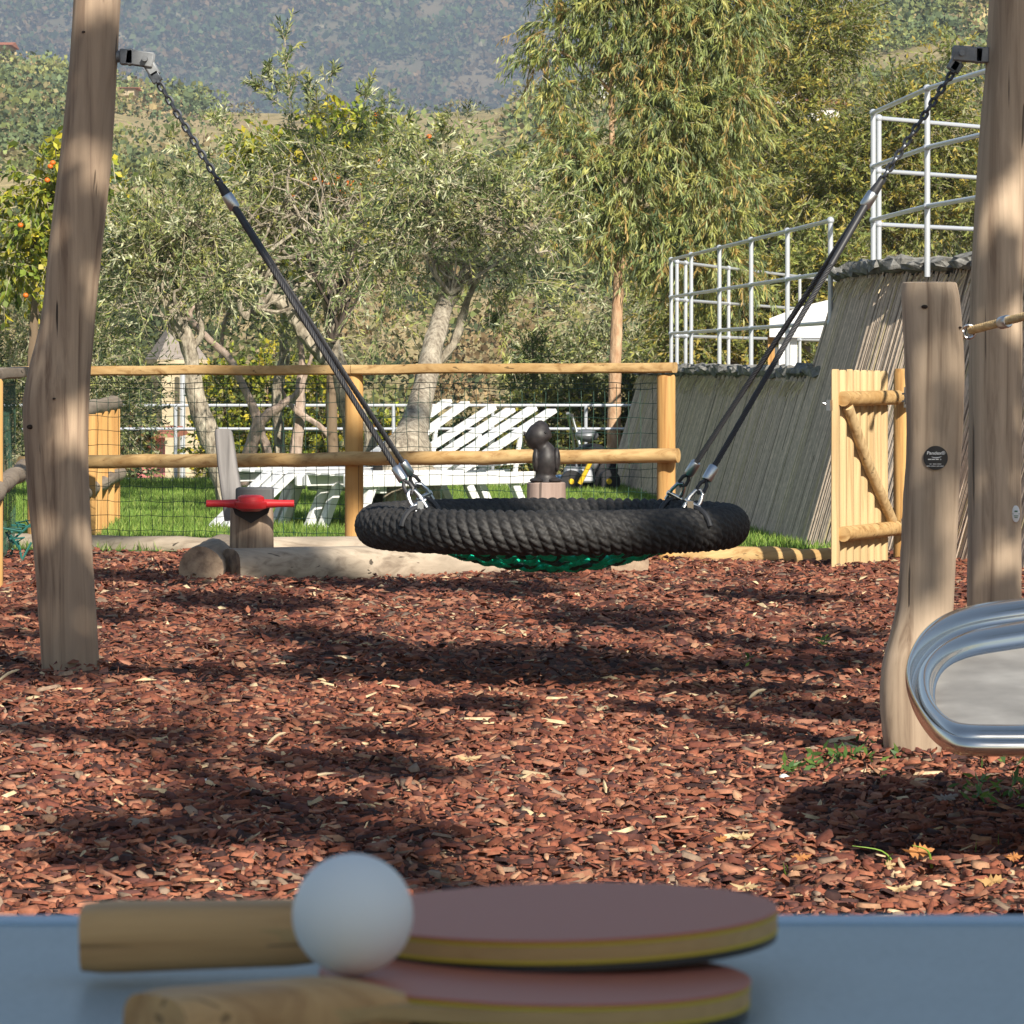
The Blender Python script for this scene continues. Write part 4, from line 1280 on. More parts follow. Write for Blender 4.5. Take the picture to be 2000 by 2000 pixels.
# from the back edge over a fat outer roll, a valley, the front roll, then down to the plate
pr = []
pr.append((.80, .20, 0, .045))
for a_ in np.linspace(-30, 200, 12):
    r_ = math.radians(a_); pr.append((.72 + .28 * math.cos(r_), .28 - .28 * math.cos(r_), 0, .018 - .030 * math.sin(r_)))
pr.append((.30, .70, 0, .035))
for a_ in np.linspace(-10, 190, 12):
    r_ = math.radians(a_); pr.append((.0, .58 + .42 * math.cos(r_) if True else 0, .42 - .42 * math.cos(r_), .012 - .03 * math.sin(r_)))
pr.append((0, .10, .90, .030)); pr.append((0, .0, 1.0, .034)); pr.append((0, -.06, 1.06, .034)) 
rows = lay(pr)
sp = thing('steel_play_panel', (1.2, 8.1, 0), 'polished stainless steel dish with a rolled rim, leaning back in front of the short post', 'play equipment')
def mirror(rw):   # close the panel on the right outside the picture
    xe = rw[:, 0].max(); far = rw.copy(); far[:, 0] = 2 * 1.235 - far[:, 0]
    return np.concatenate([rw[1:-1], far[1:-1][::-1]])
rows = [mirror(rw) for rw in rows]
V = np.concatenate(rows); nr, nc = len(rows), len(rows[0]); i = np.arange(nr * nc).reshape(nr, nc)
Q = np.stack([i[:-1], np.roll(i, -1, 1)[:-1], np.roll(i, -1, 1)[1:], i[1:]], -1).reshape(-1, 4)
o = arr_mesh('rolled_rim', V, Q, M_chrome, parent=sp, smooth=True)
m = MB(); m.add(rows[-1], [tuple(range(nc))]); m.add(rows[0], [tuple(range(nc))])
M_plate = mat('brushed_steel_plate', (.66, .65, .63), .5, .55, .5)
nt = M_plate.node_tree; g = noise(nt, 160, 3, .6); g2 = noise(nt, 9, 3, .5)
nt.links.new(bump(nt, g, .18, .0015), nt.nodes['Principled BSDF'].inputs['Normal'])
nt.links.new(ramp(nt, g2, [(.3, (.34, .31, .275)), (.5, (.44, .405, .36)), (.7, (.56, .52, .465))]), nt.nodes['Principled BSDF'].inputs['Base Color'])
m.build('plate', M_plate, sp, smooth=False)
for x_ in (1.235,):
    m = MB(); m.tube([(x_, 8.0, -.05), (x_, 8.0, .27)], .035, 14); m.build('leg', M_steel, sp)

# ================================================================ loungers
def lounger(loc, rot, back=38, label='', back_len=.78, first=[None], L=1.85, Wd=.60, mirror=1, foot=0):
    t = thing('sun_lounger', loc, label, 'sun lounger', 'white slatted sun loungers on the lawn')
    c, s = math.cos(rot), math.sin(rot); Rz = np.array([[c, -s, 0], [s, c, 0], [0, 0, 1]])
    def tr(v): return np.asarray(v, float) * np.array([mirror, 1, 1]) @ Rz.T + np.array(loc)
    def bar(name, p0, p1, w, h):
        p0, p1 = np.array(p0, float), np.array(p1, float); T = unit(p1 - p0); M3 = np.stack([T, np.array([0, 1.0, 0]), np.cross(T, [0, 1.0, 0])], 1)
        m = MB(); m.box((p0 + p1) / 2, (np.linalg.norm(p1 - p0), w, h), M3); m.v = [tr(v_) for v_ in m.v]
        return m.build(name, M_white, t, smooth=False, bevel=.006)
    sz = .32; hb = L - back_len
    for yy in (-Wd / 2 + .02, Wd / 2 - .02): bar('side_rail', (0, yy, sz - .035), (L - .15, yy, sz - .035), .04, .07)
    for j in range(3): bar('seat_slat', (.0, (j - 1) * .135, sz + .004), (hb - .01, (j - 1) * .135, sz + .004), .095, .022)
    b = math.radians(back)
    for j in range(2):
        yy = (j - .5) * .205; ln = back_len * (1 + .03 * j)
        bar('back_slat', (hb + .02, yy, sz + .01), (hb + .02 + ln * math.cos(b), yy, sz + .01 + ln * math.sin(b)), .088, .028)
    for yy in (-Wd / 2 + .05, Wd / 2 - .05):
        bar('leg', (.22, yy, sz - .06), (.10, yy, 0), .05, .05); bar('leg', (L - .42, yy, sz - .06), (L - .28, yy, 0), .05, .05)
        bar('back_strut', (hb + .42, yy * .8, sz - .03), (hb + .02 + .5 * math.cos(b), yy * .8, sz + .5 * math.sin(b)), .025, .025)
    bar('cross_bar', (.28, 0, sz - .09), (.33, 0, sz - .09), Wd - .1, .04)
    for j in range(3 if foot else 0):
        yy = -.15 + j * .15; bar('foot_slat', (.0, yy, sz), (-.02 - .36, yy, -.0), .085, .025)
    return t
def lend(px, d, r, hb, bl, b):
    X = (px - 1000) / F * d; q_ = (hb + bl * math.cos(math.radians(b)))
    return (X - q_ * math.cos(r), d - q_ * math.sin(r), 0)


LR = math.radians(40)
lounger(lend(885, 24.9, LR, .9, .8, 29), LR, 29, 'white slatted sun lounger with raised back, leftmost raised back near the leaning tree', .8, L=1.7, Wd=.42)
lounger(lend(972, 24.5, LR, .9, .8, 26), LR, 26, 'white slatted sun lounger with raised back, middle of the three raised backs', .8, L=1.7, Wd=.42)
lounger(lend(1052, 24.1, LR, .9, .8, 26), LR, 26, 'white slatted sun lounger with raised back, the one right behind the bird sculpture', .8, L=1.7, Wd=.42)
lounger((-1.36, 23.4, 0), math.radians(32), 3, 'white slatted sun lounger lying flat, its foot end folded down near the red handle', foot=1, L=1.6, Wd=.42)

# lawn mower by the eucalyptus
mw = thing('lawn_mower', (.50, 30, 0), 'black lawn mower with a yellow bar parked by the eucalyptus trunk', 'lawn mower')
M_yel = mat('yellow_paint', (.75, .48, .03), .4); M_blk = mat('black_paint', (.02, .02, .024), .5); M_gry = mat('grey_casting', (.25, .26, .28), .45, .5)
m = MB(); m.sphere((.60, 30.1, .16), (.20, .22, .20), 16, 10); m.build('grass_bag', M_blk, mw)
m = MB(); m.box((.50, 29.9, .13), (.26, .4, .12), taper=.8); m.build('deck', M_gry, mw, bevel=.02)
m = MB(); m.sphere((.56, 29.95, .42), (.09, .1, .05), 14, 8); m.build('engine_cap', M_gry, mw)
for x_, y_ in ((.44, 29.62), (.72, 29.66)):
    m = MB(); m.lathe((x_, y_, .085), [(.085, -.02), (.085, .02)], 20, M=frame_from(np.array([.35, -1, 0]))); w = m.build('wheel', M_blk, mw)
    m = MB(); m.lathe((x_, y_ - .022, .085), [(.024, -.010), (.02, .010)], 16, M=frame_from(np.array([.35, -1, 0]))); h_ = m.build('hub', M_yel, w)
m = MB(); m.tube([at(1132, 945, 29.5), at(1152, 905, 29.5), at(1162, 880, 29.5)], .018, 8); m.build('yellow_bar', M_yel, mw)
m = MB(); m.tube([at(1109, 808, 29.7), at(1118, 850, 29.8), at(1128, 920, 29.9)], .011, 8); m.tube([at(1117, 812, 30.2), at(1128, 850, 30.2), at(1142, 920, 30.1)], .011, 8); m.tube([at(1109, 808, 29.7), at(1117, 812, 30.2)], .014, 8); m.build('handlebar', M_steel, mw)

# blue pool cover and pale edging at the far side of the lawn
m = MB(); m.box((.05, 31.3, .035), (.9, .5, .09)); tag(m.build('pool_cover', mat('blue_sheet', (.10, .22, .45), .5), origin=(.05, 31.3, 0), bevel=.01), 'low blue cover behind the bird sculpture at the lawn edge', 'cover')
m = MB(); m.box((.15, 30.85, .012), (1.5, .1, .045)); tag(m.build('edging_strip', mat('pale_stone', (.62, .60, .54), .8), origin=(.15, 30.85, 0)), 'pale stone strip in front of the blue cover', 'edging')
m = MB(); m.box((-3.6, 32.2, .01), (3.2, .08, .05)); tag(m.build('edging_strip', mat('pale_kerb', (.66, .64, .58), .8), origin=(-3.6, 32.2, 0)), 'pale kerb at the far left edge of the lawn', 'edging')

# ================================================================ table, bats, ball
TZ = .756
tb = thing('table_tennis_table', (0, .82, 0), 'smooth blue grey concrete table tennis table in the shade at the bottom of the picture', 'table')
M_conc = mat('blue_grey_concrete', (.21, .245, .27), .42, 0, .5)
nt = M_conc.node_tree; g = noise(nt, 6, 5, .6); g2 = noise(nt, 300, 2, .6)
c_ = mixc(nt, .5, ramp(nt, g, [(.3, (.27, .335, .35)), (.7, (.38, .45, .465))]), ramp(nt, g2, [(.3, (.25, .31, .33)), (.7, (.40, .47, .49))]))
nt.links.new(c_, nt.nodes['Principled BSDF'].inputs['Base Color'])
m = MB(); m.box((0, .815, TZ - .03), (2.74, 1.53, .06)); m.build('table_top', M_conc, tb, bevel=.006)
for x_ in (-.85, .85):
    m = MB(); m.box((x_, .8, (TZ - .06) / 2), (.14, 1.0, TZ - .062)); m.build('pedestal', M_conc, tb, bevel=.01)
m = MB(); m.box((0, 1.562, TZ + .0006), (2.70, .020, .0012)); m.build('edge_line', mat('pale_blue_line', (.34, .48, .62), .4), tb, smooth=False)

M_blade = wood('bat_plywood', (.34, .20, .08), (.60, .39, .17), 'x', crack=.0, grain=60, rough=.55)
M_grip = wood('bat_grip', (.32, .16, .06), (.70, .43, .19), 'x', crack=.5, grain=60, rough=.5, blotch=(.44, .24, .10))
M_sponge = mat('yellow_sponge', (.52, .40, .04), .8)
M_rubr = mat('red_rubber', (.44, .135, .085), .48, 0, .42)
M_rubk = mat('black_rubber', (.015, .015, .016), .4, 0, .5)


def bat(loc, rot, tilt, label, rx=.0755, ry=.0735, hl=.098):
    """local x runs from the handle (negative) to the blade tip; local z=0 is the underside of the blade"""
    t = thing('table_tennis_bat', loc, label, 'bat', 'table tennis bats')
    c, s = math.cos(rot), math.sin(rot); ct, st_ = math.cos(tilt), math.sin(tilt)
    R = np.array([[c, -s, 0], [s, c, 0], [0, 0, 1]]) @ np.array([[ct, 0, -st_], [0, 1, 0], [st_, 0, ct]])
    tr = lambda v: np.asarray(v, float) @ R.T + np.array(loc)
    def outl(neck, grow=0):
        P = []
        for a in np.linspace(-math.pi * .80, math.pi * .80, 50): P.append(((rx + grow) * math.cos(a), (ry + grow) * math.sin(a)))
        if neck: P += [(-.074, .024), (-.082, .0155), (-.10, .0145), (-rx - hl + .012, .0145), (-rx - hl + .012, -.0145), (-.10, -.0145), (-.082, -.0155), (-.074, -.024)]
        else: P += [(-.070, .018), (-.070, -.018)]
        return P
    def slab(name, z0, z1, m_, neck=False, grow=0):
        P = outl(neck, grow); n = len(P); b = MB()
        v = [(x, y, z0) for x, y in P] + [(x, y, z1) for x, y in P]
        b.add(tr(v), [tuple(range(n - 1, -1, -1)), tuple(range(n, 2 * n))] + [(i, (i + 1) % n, n + (i + 1) % n, n + i) for i in range(n)])
        return b.build(name, m_, t, angle=50, bevel=.0003)
    slab('rubber', 0, .0026, M_rubk, grow=-.0006); slab('sponge', .0026, .0038, M_sponge, grow=-.0002); slab('blade', .0038, .0086, M_blade, True, -.0003)  # black rubber underneath is thickened to stand in for the shadowed gap too
    slab('sponge', .0086, .0098, M_sponge, grow=-.0002); slab('rubber', .0098, .0109, M_rubr)
    # handle: flared round-edged grip
    b = MB(); n = 20; X = np.linspace(-rx + .014, -rx - hl, 16); v = []
    for i, x in enumerate(X):
        u = i / 15; w = .0142 + .0030 * u ** 2; h = .0112 + .0012 * u ** 2
        if i < 5: h *= (.36, .50, .68, .85, .95)[i]; w *= (1.5, 1.28, 1.12, 1.04, 1)[i]
        if i >= 14: w *= (.93 if i == 15 else .985); h *= (.90 if i == 15 else .98)
        for j in range(n):
            a = 2 * math.pi * j / n; ca, sa = math.cos(a), math.sin(a)
            v.append((x, w * np.sign(ca) * abs(ca) ** .6, .0052 + h * np.sign(sa) * abs(sa) ** .6))
    f = [(i * n + j, i * n + (j + 1) % n, (i + 1) * n + (j + 1) % n, (i + 1) * n + j) for i in range(15) for j in range(n)]
    f += [tuple(range(n)), tuple(15 * n + j for j in range(n))[::-1]]
    b.add(tr(v), f); b.build('handle', M_grip, t)
    b = MB()
    for zz in (-.0006, .0098):
        b.box((0, 0, 0), (hl * .8, .0362, .0006))
        b.v[-1] = tr(b.v[-1] + np.array([-rx - hl * .5, 0, zz + .0006])) if False else tr((b.v[-1] * np.array([1, .80, 1])) + np.array([-rx - hl * .55, 0, .0028 if zz < 0 else .0078]))
    b.build('ply_line', mat('dark_ply', (.13, .085, .05), .6), t, smooth=False)
    return t


bat((.0185, 1.409, .7706), math.radians(0.6), math.radians(1.25), 'upper table tennis bat with red rubber, its handle pointing left', hl=.094)
bat((.0075, 1.335, .7594), math.radians(43), math.radians(-1.7), 'lower table tennis bat with red rubber, handle pointing towards the viewer', rx=.0725, ry=.072, hl=.088)
M_ball = mat('ball_celluloid', (.80, .80, .78), .5, 0, .4)
M_ball.node_tree.nodes['Principled BSDF'].inputs['Subsurface Weight'].default_value = .2
M_ball.node_tree.nodes['Principled BSDF'].inputs['Subsurface Radius'].default_value = (.005, .005, .005)
m = MB(); bc = at(689, 1786, 1.318); m.sphere(bc, .020, 48, 32)
tag(m.build('table_tennis_ball', M_ball, origin=bc - np.array([0, 0, .02])), 'white table tennis ball resting against the two bats', 'ball')

# ================================================================ houses, tower
M_wallc = noisy('cream_render', [(.3, (.40, .32, .21)), (.7, (.58, .49, .34))], 3, 4, .9, None)
M_wallw = mat('white_render', (.80, .79, .76), .8)
M_wallp = mat('pink_render', (.62, .20, .20), .85)
M_roof = noisy('terracotta_roof', [(.3, (.34, .12, .07)), (.7, (.50, .20, .12))], 6, 4, .9, (.5, .03))
M_slate = noisy('grey_tower_roof', [(.3, (.20, .17, .15)), (.7, (.32, .28, .25))], 4, 5, .9, (.4, .02), stretch=(1, 1, 6))
M_win = mat('window_glass', (.05, .06, .07), .15, 0, .6)


def house(px0, px1, ytop, ybot, d, wallm, roofm, label, depth=7, roof_h=1.3, wins=(), rot=0):
    a, b = at(px0, ytop, d), at(px1, ybot, d)
    t = thing('house', ((a[0] + b[0]) / 2, d, b[2]), label, 'house')
    w, h = b[0] - a[0], a[2] - b[2]; cx = (a[0] + b[0]) / 2
    m = MB(); m.box((cx, d + depth / 2, b[2] + h / 2), (w, depth, h)); m.build('wall', wallm, t, smooth=False)
    e = .35; zt = a[2] + .01
    m = MB(); m.add([(a[0] - e, d - e, zt), (b[0] + e, d - e, zt), (b[0] + e, d + depth + e, zt), (a[0] - e, d + depth + e, zt), (a[0] - e, d + depth / 2, zt + roof_h), (b[0] + e, d + depth / 2, zt + roof_h)],
                    [(3, 2, 1, 0), (0, 1, 5, 4), (2, 3, 4, 5), (1, 2, 5), (3, 0, 4)]); m.build('roof', roofm, t, smooth=False)
    for (u, v, ww, hh) in wins:
        x_, z_ = a[0] + u * w, b[2] + v * h
        m = MB(); m.box((x_, d - .02, z_), (ww, .06, hh)); wf = m.build('window', M_win, t, smooth=False)
        m = MB(); m.box((x_, d - .04, z_ - hh / 2 - .06), (ww + .2, .12, .08)); m.build('sill', M_wallw, wf, smooth=False)
    return t


house(-120, 57, 392, 500, 205, M_wallw, M_roof, 'white house with orange tiled roof half hidden by yellow leaves at the left edge', wins=((.75, .45, .7, 1.0), (.4, .45, .7, 1.0)))
house(60, 212, 404, 520, 225, M_wallp, M_roof, 'pinkish red house behind the tall left post', roof_h=.8, wins=((.3, .5, .8, 1.1),))
house(1172, 1206, 150, 192, 300, M_wallw, M_wallc, 'small white house on the hill seen through the eucalyptus crown', roof_h=.4, depth=5, wins=((.5, .5, .5, .6),))
house(1508, 1600, 168, 205, 180, M_wallw, M_wallc, 'white villa seen through the fine leaves right of the eucalyptus', depth=7, roof_h=.5, wins=((.3, .5, .5, .5), (.7, .5, .5, .5)))
house(1585, 1640, 205, 235, 175, M_wallw, M_roof, 'white outbuilding below the villa with a tiled roof', depth=5, roof_h=.4)
house(1738, 1752, 33, 40, 370, M_wallw, M_roof, 'tiny white house high on the hill between the trees and the right post', depth=5, roof_h=.4)
house(-30, 16, 88, 92, 395, M_wallc, M_roof, 'pale farmhouse on the hill crest at the left edge', depth=6, roof_h=.5)
house(232, 262, 172, 186, 340, M_wallc, M_roof, 'small ruined stone hut on the dry slope right of the left post', depth=4, roof_h=.2)
# tower
d = 70.0
tw = thing('tower', (at(338, 706, d)[0], d, -2), 'cream square tower with a grey pyramid roof behind the olive trees', 'tower')
cx = at(338, 700, d)[0]; zr = at(0, 704, d)[2]; s_ = d / F
R45 = np.array([[math.cos(.35), -math.sin(.35), 0], [math.sin(.35), math.cos(.35), 0], [0, 0, 1]])
m = MB(); m.box((cx, d + .6, (zr - 2.6) / 2), (80 * s_, 80 * s_, zr + 2.4), R45); m.build('wall', M_wallc, tw, smooth=False)
m = MB(); m.box((cx, d + .6, zr - .02), (104 * s_, 104 * s_, .07), R45); m.build('cornice', M_wallc, tw, smooth=False)
hw = 50 * s_; zt = at(0, 625, d)[2]; v = [np.array(q_) @ R45.T for q_ in [(-hw, -hw, 0), (hw, -hw, 0), (hw, hw, 0), (-hw, hw, 0), (-hw * .09, -hw * .09, zt - zr), (hw * .09, -hw * .09, zt - zr), (hw * .09, hw * .09, zt - zr), (-hw * .09, hw * .09, zt - zr)]]
m = MB(); m.add(np.array(v) + np.array([cx, d + .6, zr + .02]), [(3, 2, 1, 0), (0, 1, 5, 4), (1, 2, 6, 5), (2, 3, 7, 6), (3, 0, 4, 7), (4, 5, 6, 7)]); m.build('roof', M_slate, tw, smooth=False)
for yy in (735, 830):
    q_ = at(320, yy, d); m = MB(); m.box((q_[0] + .08, d + .6 - 40 * s_ - .02, q_[2]), (.16, .05, .34), R45); m.build('window', M_win, tw, smooth=False)
m = MB(); q_ = at(357, 760, d); m.tube([(q_[0], d - .05, at(0, 650, d)[2] - .6), (q_[0], d - .05, -2)], .05, 8); m.build('downpipe', M_pipe, tw)
house(268, 300, 855, 945, 60, M_wallp, M_roof, 'terracotta outbuilding at the foot of the tower', depth=2, roof_h=.15)

# ================================================================ trees
OLIVE = [(.33, .38, .15), (.41, .45, .20), (.17, .23, .085), (.66, .67, .44), (.055, .08, .035), (.46, .46, .14)]
YEL = [(.34, .38, .04), (.46, .44, .04), (.20, .27, .04), (.60, .50, .05), (.11, .15, .03), (.36, .36, .05)]
EUC = [(.35, .41, .14), (.24, .31, .12), (.50, .48, .15), (.48, .33, .11), (.12, .17, .07), (.41, .46, .20), (.37, .41, .11)]
WIL = [(.28, .32, .08), (.19, .24, .07), (.38, .38, .09), (.12, .14, .04), (.48, .38, .08), (.27, .29, .09)]


def shoots(lst, d, n_side=7):
    """long bare-ish upright shoots with short side twigs"""
    S0, D, L = [], [], []
    for (x0, y0, x1, y1) in lst:
        a, b = at(x0, y0, d), at(x1, y1, d); b = b + np.array([0, rng.normal(0, .1), 0])
        l = np.linalg.norm(b - a); S0.append(a); D.append((b - a) / l); L.append(l)
        for k in range(n_side):
            u = rng.uniform(.15, .9); S0.append(a + (b - a) * u)
            dd = unit((b - a) / l + rng.normal(0, .65, 3)); D.append(dd); L.append(l * rng.uniform(.15, .35))
    return np.array(S0), np.array(D), np.array(L)


def tree(name, base_px, d, label, cat='tree', group=None):
    b = at(base_px, 800, d)
    return thing(name, (b[0], d, 0 if d < 33 else -1.0), label, cat, group)


def branching(t, starts, ells, n, d, m, w0=7, seed=1):
    """crooked branches from points on the limbs out into the crown"""
    r_ = np.random.default_rng(seed); mb = MB()
    E = np.array([e[:6] for e in ells])
    for k in range(n):
        s_ = starts[r_.integers(len(starts))]; a = at(s_[0], s_[1], d)
        e = E[r_.integers(len(E))]; q = r_.normal(size=3); q = q / np.linalg.norm(q) * r_.random() ** .4
        b = e[:3] + q * e[3:6]
        L = np.linalg.norm(b - a); mid = [a + (b - a) * u + r_.normal(0, .09 * L, 3) for u in (.3, .6, .82)]
        P = interp_path([a, *mid, b], 14); w = w0 * r_.uniform(.5, 1.2) / 2 * d / F
        mb.tube(P, np.linspace(w, .002, 14), 5)
        for j in range(3):       # forks
            i_ = r_.integers(5, 12); c = P[i_]; dr = unit(P[i_ + 1] - P[i_ - 1] + r_.normal(0, .8, 3) * np.linalg.norm(P[i_ + 1] - P[i_ - 1]))
            mb.tube(interp_path([c, c + dr * L * .12 + r_.normal(0, .015, 3), c + dr * L * .28 + r_.normal(0, .03, 3)], 6), np.linspace(w * .45, .0015, 6), 4)
    return mb.build('branches', m, t)


# olive with the bent left trunk
t = tree('olive_tree', 430, 26.5, 'olive tree with a curved thick trunk rising in front of the tower')
limb([(452, 1000, 56), (436, 920, 50), (420, 870, 48), (396, 820, 42), (382, 770, 36), (376, 720, 29), (366, 670, 30), (345, 625, 27), (330, 590, 18)], 26.5, t, M_olive, 'trunk', 26, 12)
limb([(366, 690, 17), (395, 650, 12), (385, 600, 10), (400, 540, 8), (420, 470, 6)], 26.5, t, M_olive)
limb([(345, 630, 17), (310, 570, 12), (280, 520, 8), (250, 440, 5)], 26.5, t, M_olive)
limb([(340, 620, 16), (350, 560, 11), (340, 500, 8), (360, 420, 5)], 26.5, t, M_olive, dd=(0, .1, .3, .5))
crown(t, [ell(300, 470, 26.5, 90, 70), ell(240, 520, 26.5, 60, 80), ell(380, 440, 26.5, 90, 80), ell(310, 540, 26.5, 80, 45, .6), ell(420, 540, 26.5, 80, 60, .8), ell(260, 450, 26.5, 60, 45, .6), ell(200, 640, 27, 45, 60, .5)],
      520, .34, 21, .054, .0115, OLIVE, droop=.25, upb=.35, shell=0, twr=.0035, extra=shoots([(300, 420, 290, 275), (345, 400, 335, 250), (350, 420, 395, 290), (250, 450, 240, 340), (420, 400, 428, 225), (390, 380, 335, 245)], 26.5))

branching(t, [(330, 590), (345, 625), (366, 670), (300, 560), (420, 470), (350, 500)], [ell(300, 450, 26.5, 110, 80), ell(400, 420, 26.5, 100, 90), ell(240, 520, 26.5, 60, 80)], 26, 26.5, M_olive, 8, 2)
# gnarled olive in the middle
t = tree('olive_tree', 690, 27.5, 'gnarled olive tree with a twisting S shaped limb left of the swing cable')
limb([(708, 1000, 44), (700, 920, 40), (684, 830, 30), (672, 770, 32), (662, 715, 30), (650, 670, 27), (646, 620, 24), (632, 570, 22), (612, 540, 20), (604, 500, 12)], 27.5, t, M_olive, 'trunk', 30, 12, .13)
limb([(662, 725, 28), (640, 705, 30), (612, 675, 30), (588, 640, 30), (566, 612, 26), (548, 590, 26), (528, 585, 26), (505, 604, 18), (486, 618, 20), (474, 605, 18), (462, 578, 14), (444, 548, 14), (436, 520, 9)], 27.5, t, M_olive, 'limb', 40, 11, .14)
limb([(462, 580, 12), (475, 548, 12), (500, 532, 11), (530, 537, 10), (556, 552, 9), (590, 556, 10), (628, 556, 10)], 27.4, t, M_olive)
limb([(650, 670, 16), (665, 600, 10), (680, 520, 8), (676, 440, 8), (715, 380, 6), (735, 340, 5)], 27.5, t, M_twigd)
limb([(612, 545, 14), (600, 470, 10), (560, 400, 8), (570, 300, 5)], 27.5, t, M_olive)
limb([(632, 560, 12), (700, 530, 8), (760, 480, 6), (800, 400, 4)], 27.5, t, M_olive)
crown(t, [ell(520, 430, 27.5, 100, 80), ell(600, 350, 27.5, 110, 90), ell(680, 420, 27.5, 110, 80), ell(500, 520, 27.5, 60, 50, .5), ell(560, 480, 27.5, 90, 50, .8), ell(730, 330, 27.5, 80, 70), ell(640, 290, 27.5, 70, 45, .5), ell(690, 560, 27.5, 70, 60, .5), ell(450, 360, 27.5, 60, 60, .6)],
      620, .34, 21, .054, .0115, OLIVE, droop=.2, upb=.35, shell=0, twr=.0035,
      extra=shoots([(572, 275, 553, 48), (575, 240, 555, 90), (590, 245, 652, 130), (560, 215, 485, 150), (700, 260, 720, 150), (620, 230, 600, 150), (480, 330, 425, 215), (545, 180, 520, 120), (730, 280, 760, 190)], 27.5, 9))

branching(t, [(604, 500), (612, 540), (436, 520), (475, 548), (628, 556), (665, 600), (676, 440), (560, 400), (505, 604)], [ell(520, 420, 27.3, 110, 90), ell(620, 340, 27.3, 120, 90), ell(700, 380, 27.3, 110, 90)], 44, 27.3, M_olive, 9, 3)
branching(t, [(665, 600), (650, 670)], [ell(690, 480, 27.2, 80, 110)], 6, 27.2, mat('dark_limb', (.06, .045, .035), .9), 10, 9)
# leaning olive on a thick pale stump
t = tree('olive_tree', 800, 25.2, 'olive tree with a thick hollow pale base leaning to the right behind the fence')
limb([(790, 1050, 150), (792, 990, 142), (793, 950, 130), (790, 915, 112), (796, 880, 90), (806, 845, 62), (818, 800, 48), (828, 760, 46), (840, 700, 42), (856, 640, 38), (868, 600, 34), (882, 570, 40), (896, 548, 30)], 23.7, t, M_olive, 'trunk', 36, 16, .07, dd=(0, 0, 0, 0, .1, .3, .5, .8, 1, 1.2, 1.4, 1.5, 1.5))
m = MB(); q_ = at(738, 945, 23.5); m.sphere(q_, (.035, .06, .17), 14, 10); m.build('hollow', mat('dark_hollow', (.02, .017, .014), .95), t)
limb([(842, 720, 22), (880, 680, 18), (898, 640, 20), (912, 590, 12), (935, 540, 9)], 25.3, t, M_olive)
limb([(725, 900, 34), (722, 850, 22), (712, 820, 16), (704, 780, 9)], 25.6, t, M_olive, 'dead_stub')
limb([(880, 575, 14), (860, 500, 9), (840, 420, 7), (860, 330, 5)], 25.2, t, M_olive); limb([(890, 560, 16), (960, 500, 9), (1010, 450, 6), (1060, 400, 4)], 25.2, t, M_olive)
crown(t, [ell(830, 470, 25.2, 100, 80), ell(900, 400, 25.2, 110, 80), ell(830, 350, 25.2, 100, 80), ell(1000, 440, 25.2, 70, 70, .7), ell(760, 530, 25.2, 70, 50, .6), ell(950, 520, 25.2, 80, 40, .6), ell(770, 620, 25.2, 60, 60, .35), ell(920, 320, 25.2, 60, 40, .4), ell(1030, 540, 25.2, 80, 70, .4), ell(1010, 370, 25.2, 70, 60, .5), ell(680, 500, 25.2, 80, 70, .6)],
      570, .34, 21, .055, .0118, OLIVE, droop=.25, upb=.3, shell=0, twr=.0035,
      extra=shoots([(820, 300, 945, 205), (860, 290, 880, 205), (780, 300, 800, 225), (930, 370, 1010, 290), (960, 470, 1155, 345), (980, 490, 1150, 420), (950, 540, 1140, 530), (900, 580, 1080, 545), (970, 600, 1010, 720), (1000, 350, 1020, 280), (930, 420, 1090, 400), (985, 590, 960, 640)], 25.2, 8))

branching(t, [(896, 548), (880, 575), (935, 540), (860, 500), (1010, 450), (840, 420)], [ell(830, 420, 25.1, 110, 100), ell(920, 380, 25.1, 110, 90), ell(1030, 470, 25.1, 100, 90)], 24, 25.1, M_olive, 8, 4)
# olive behind the left post
t = tree('olive_tree', 60, 31, 'dense olive tree filling the left edge behind the side fence')
limb([(70, 960, 40), (66, 860, 34), (80, 760, 26), (60, 680, 20), (80, 600, 12)], 31, t, M_olive, 'trunk')
crown(t, [ell(60, 620, 31, 110, 80), ell(150, 700, 31, 90, 90), ell(20, 760, 31, 80, 100), ell(200, 780, 31, 70, 90), ell(110, 830, 31, 120, 70), ell(250, 820, 31.4, 60, 70, .7), ell(180, 600, 31, 70, 60, .8), ell(20, 540, 31, 80, 50, .6)],
      900, .38, 18, .058, .0125, OLIVE, droop=.2, upb=.2, shell=.25, twr=.004)

# thin pale barked young trees
t = tree('young_tree', 498, 30, 'thin pale pinkish trunks forking low, between the tower and the middle fence post')
limb([(470, 1000, 30), (484, 900, 30), (494, 860, 28), (504, 828, 26), (492, 790, 17), (470, 745, 15), (448, 700, 15), (415, 670, 14), (385, 640, 15), (362, 610, 13), (340, 575, 8)], 30, t, M_pink, 'trunk', 34, 10, .05)
limb([(504, 828, 24), (530, 805, 20), (560, 785, 16), (580, 770, 14), (594, 740, 9), (610, 690, 7)], 30, t, M_pink)
limb([(385, 645, 8), (372, 610, 8), (394, 590, 6), (402, 575, 4)], 30, t, M_pink)
limb([(532, 1000, 22), (525, 900, 20), (512, 850, 16), (508, 830, 14)], 30, t, M_pink, 'trunk')
limb([(574, 1000, 26), (576, 900, 26), (584, 820, 23), (586, 760, 20), (590, 700, 13), (578, 620, 9), (575, 560, 7)], 30.3, t, M_pink, 'trunk', 24, 10, .05)
limb([(548, 930, 24), (545, 850, 22), (540, 790, 20), (545, 740, 22), (556, 700, 22), (552, 650, 14), (552, 590, 8)], 30.6, t, M_olive, 'trunk', 24, 10, .08)
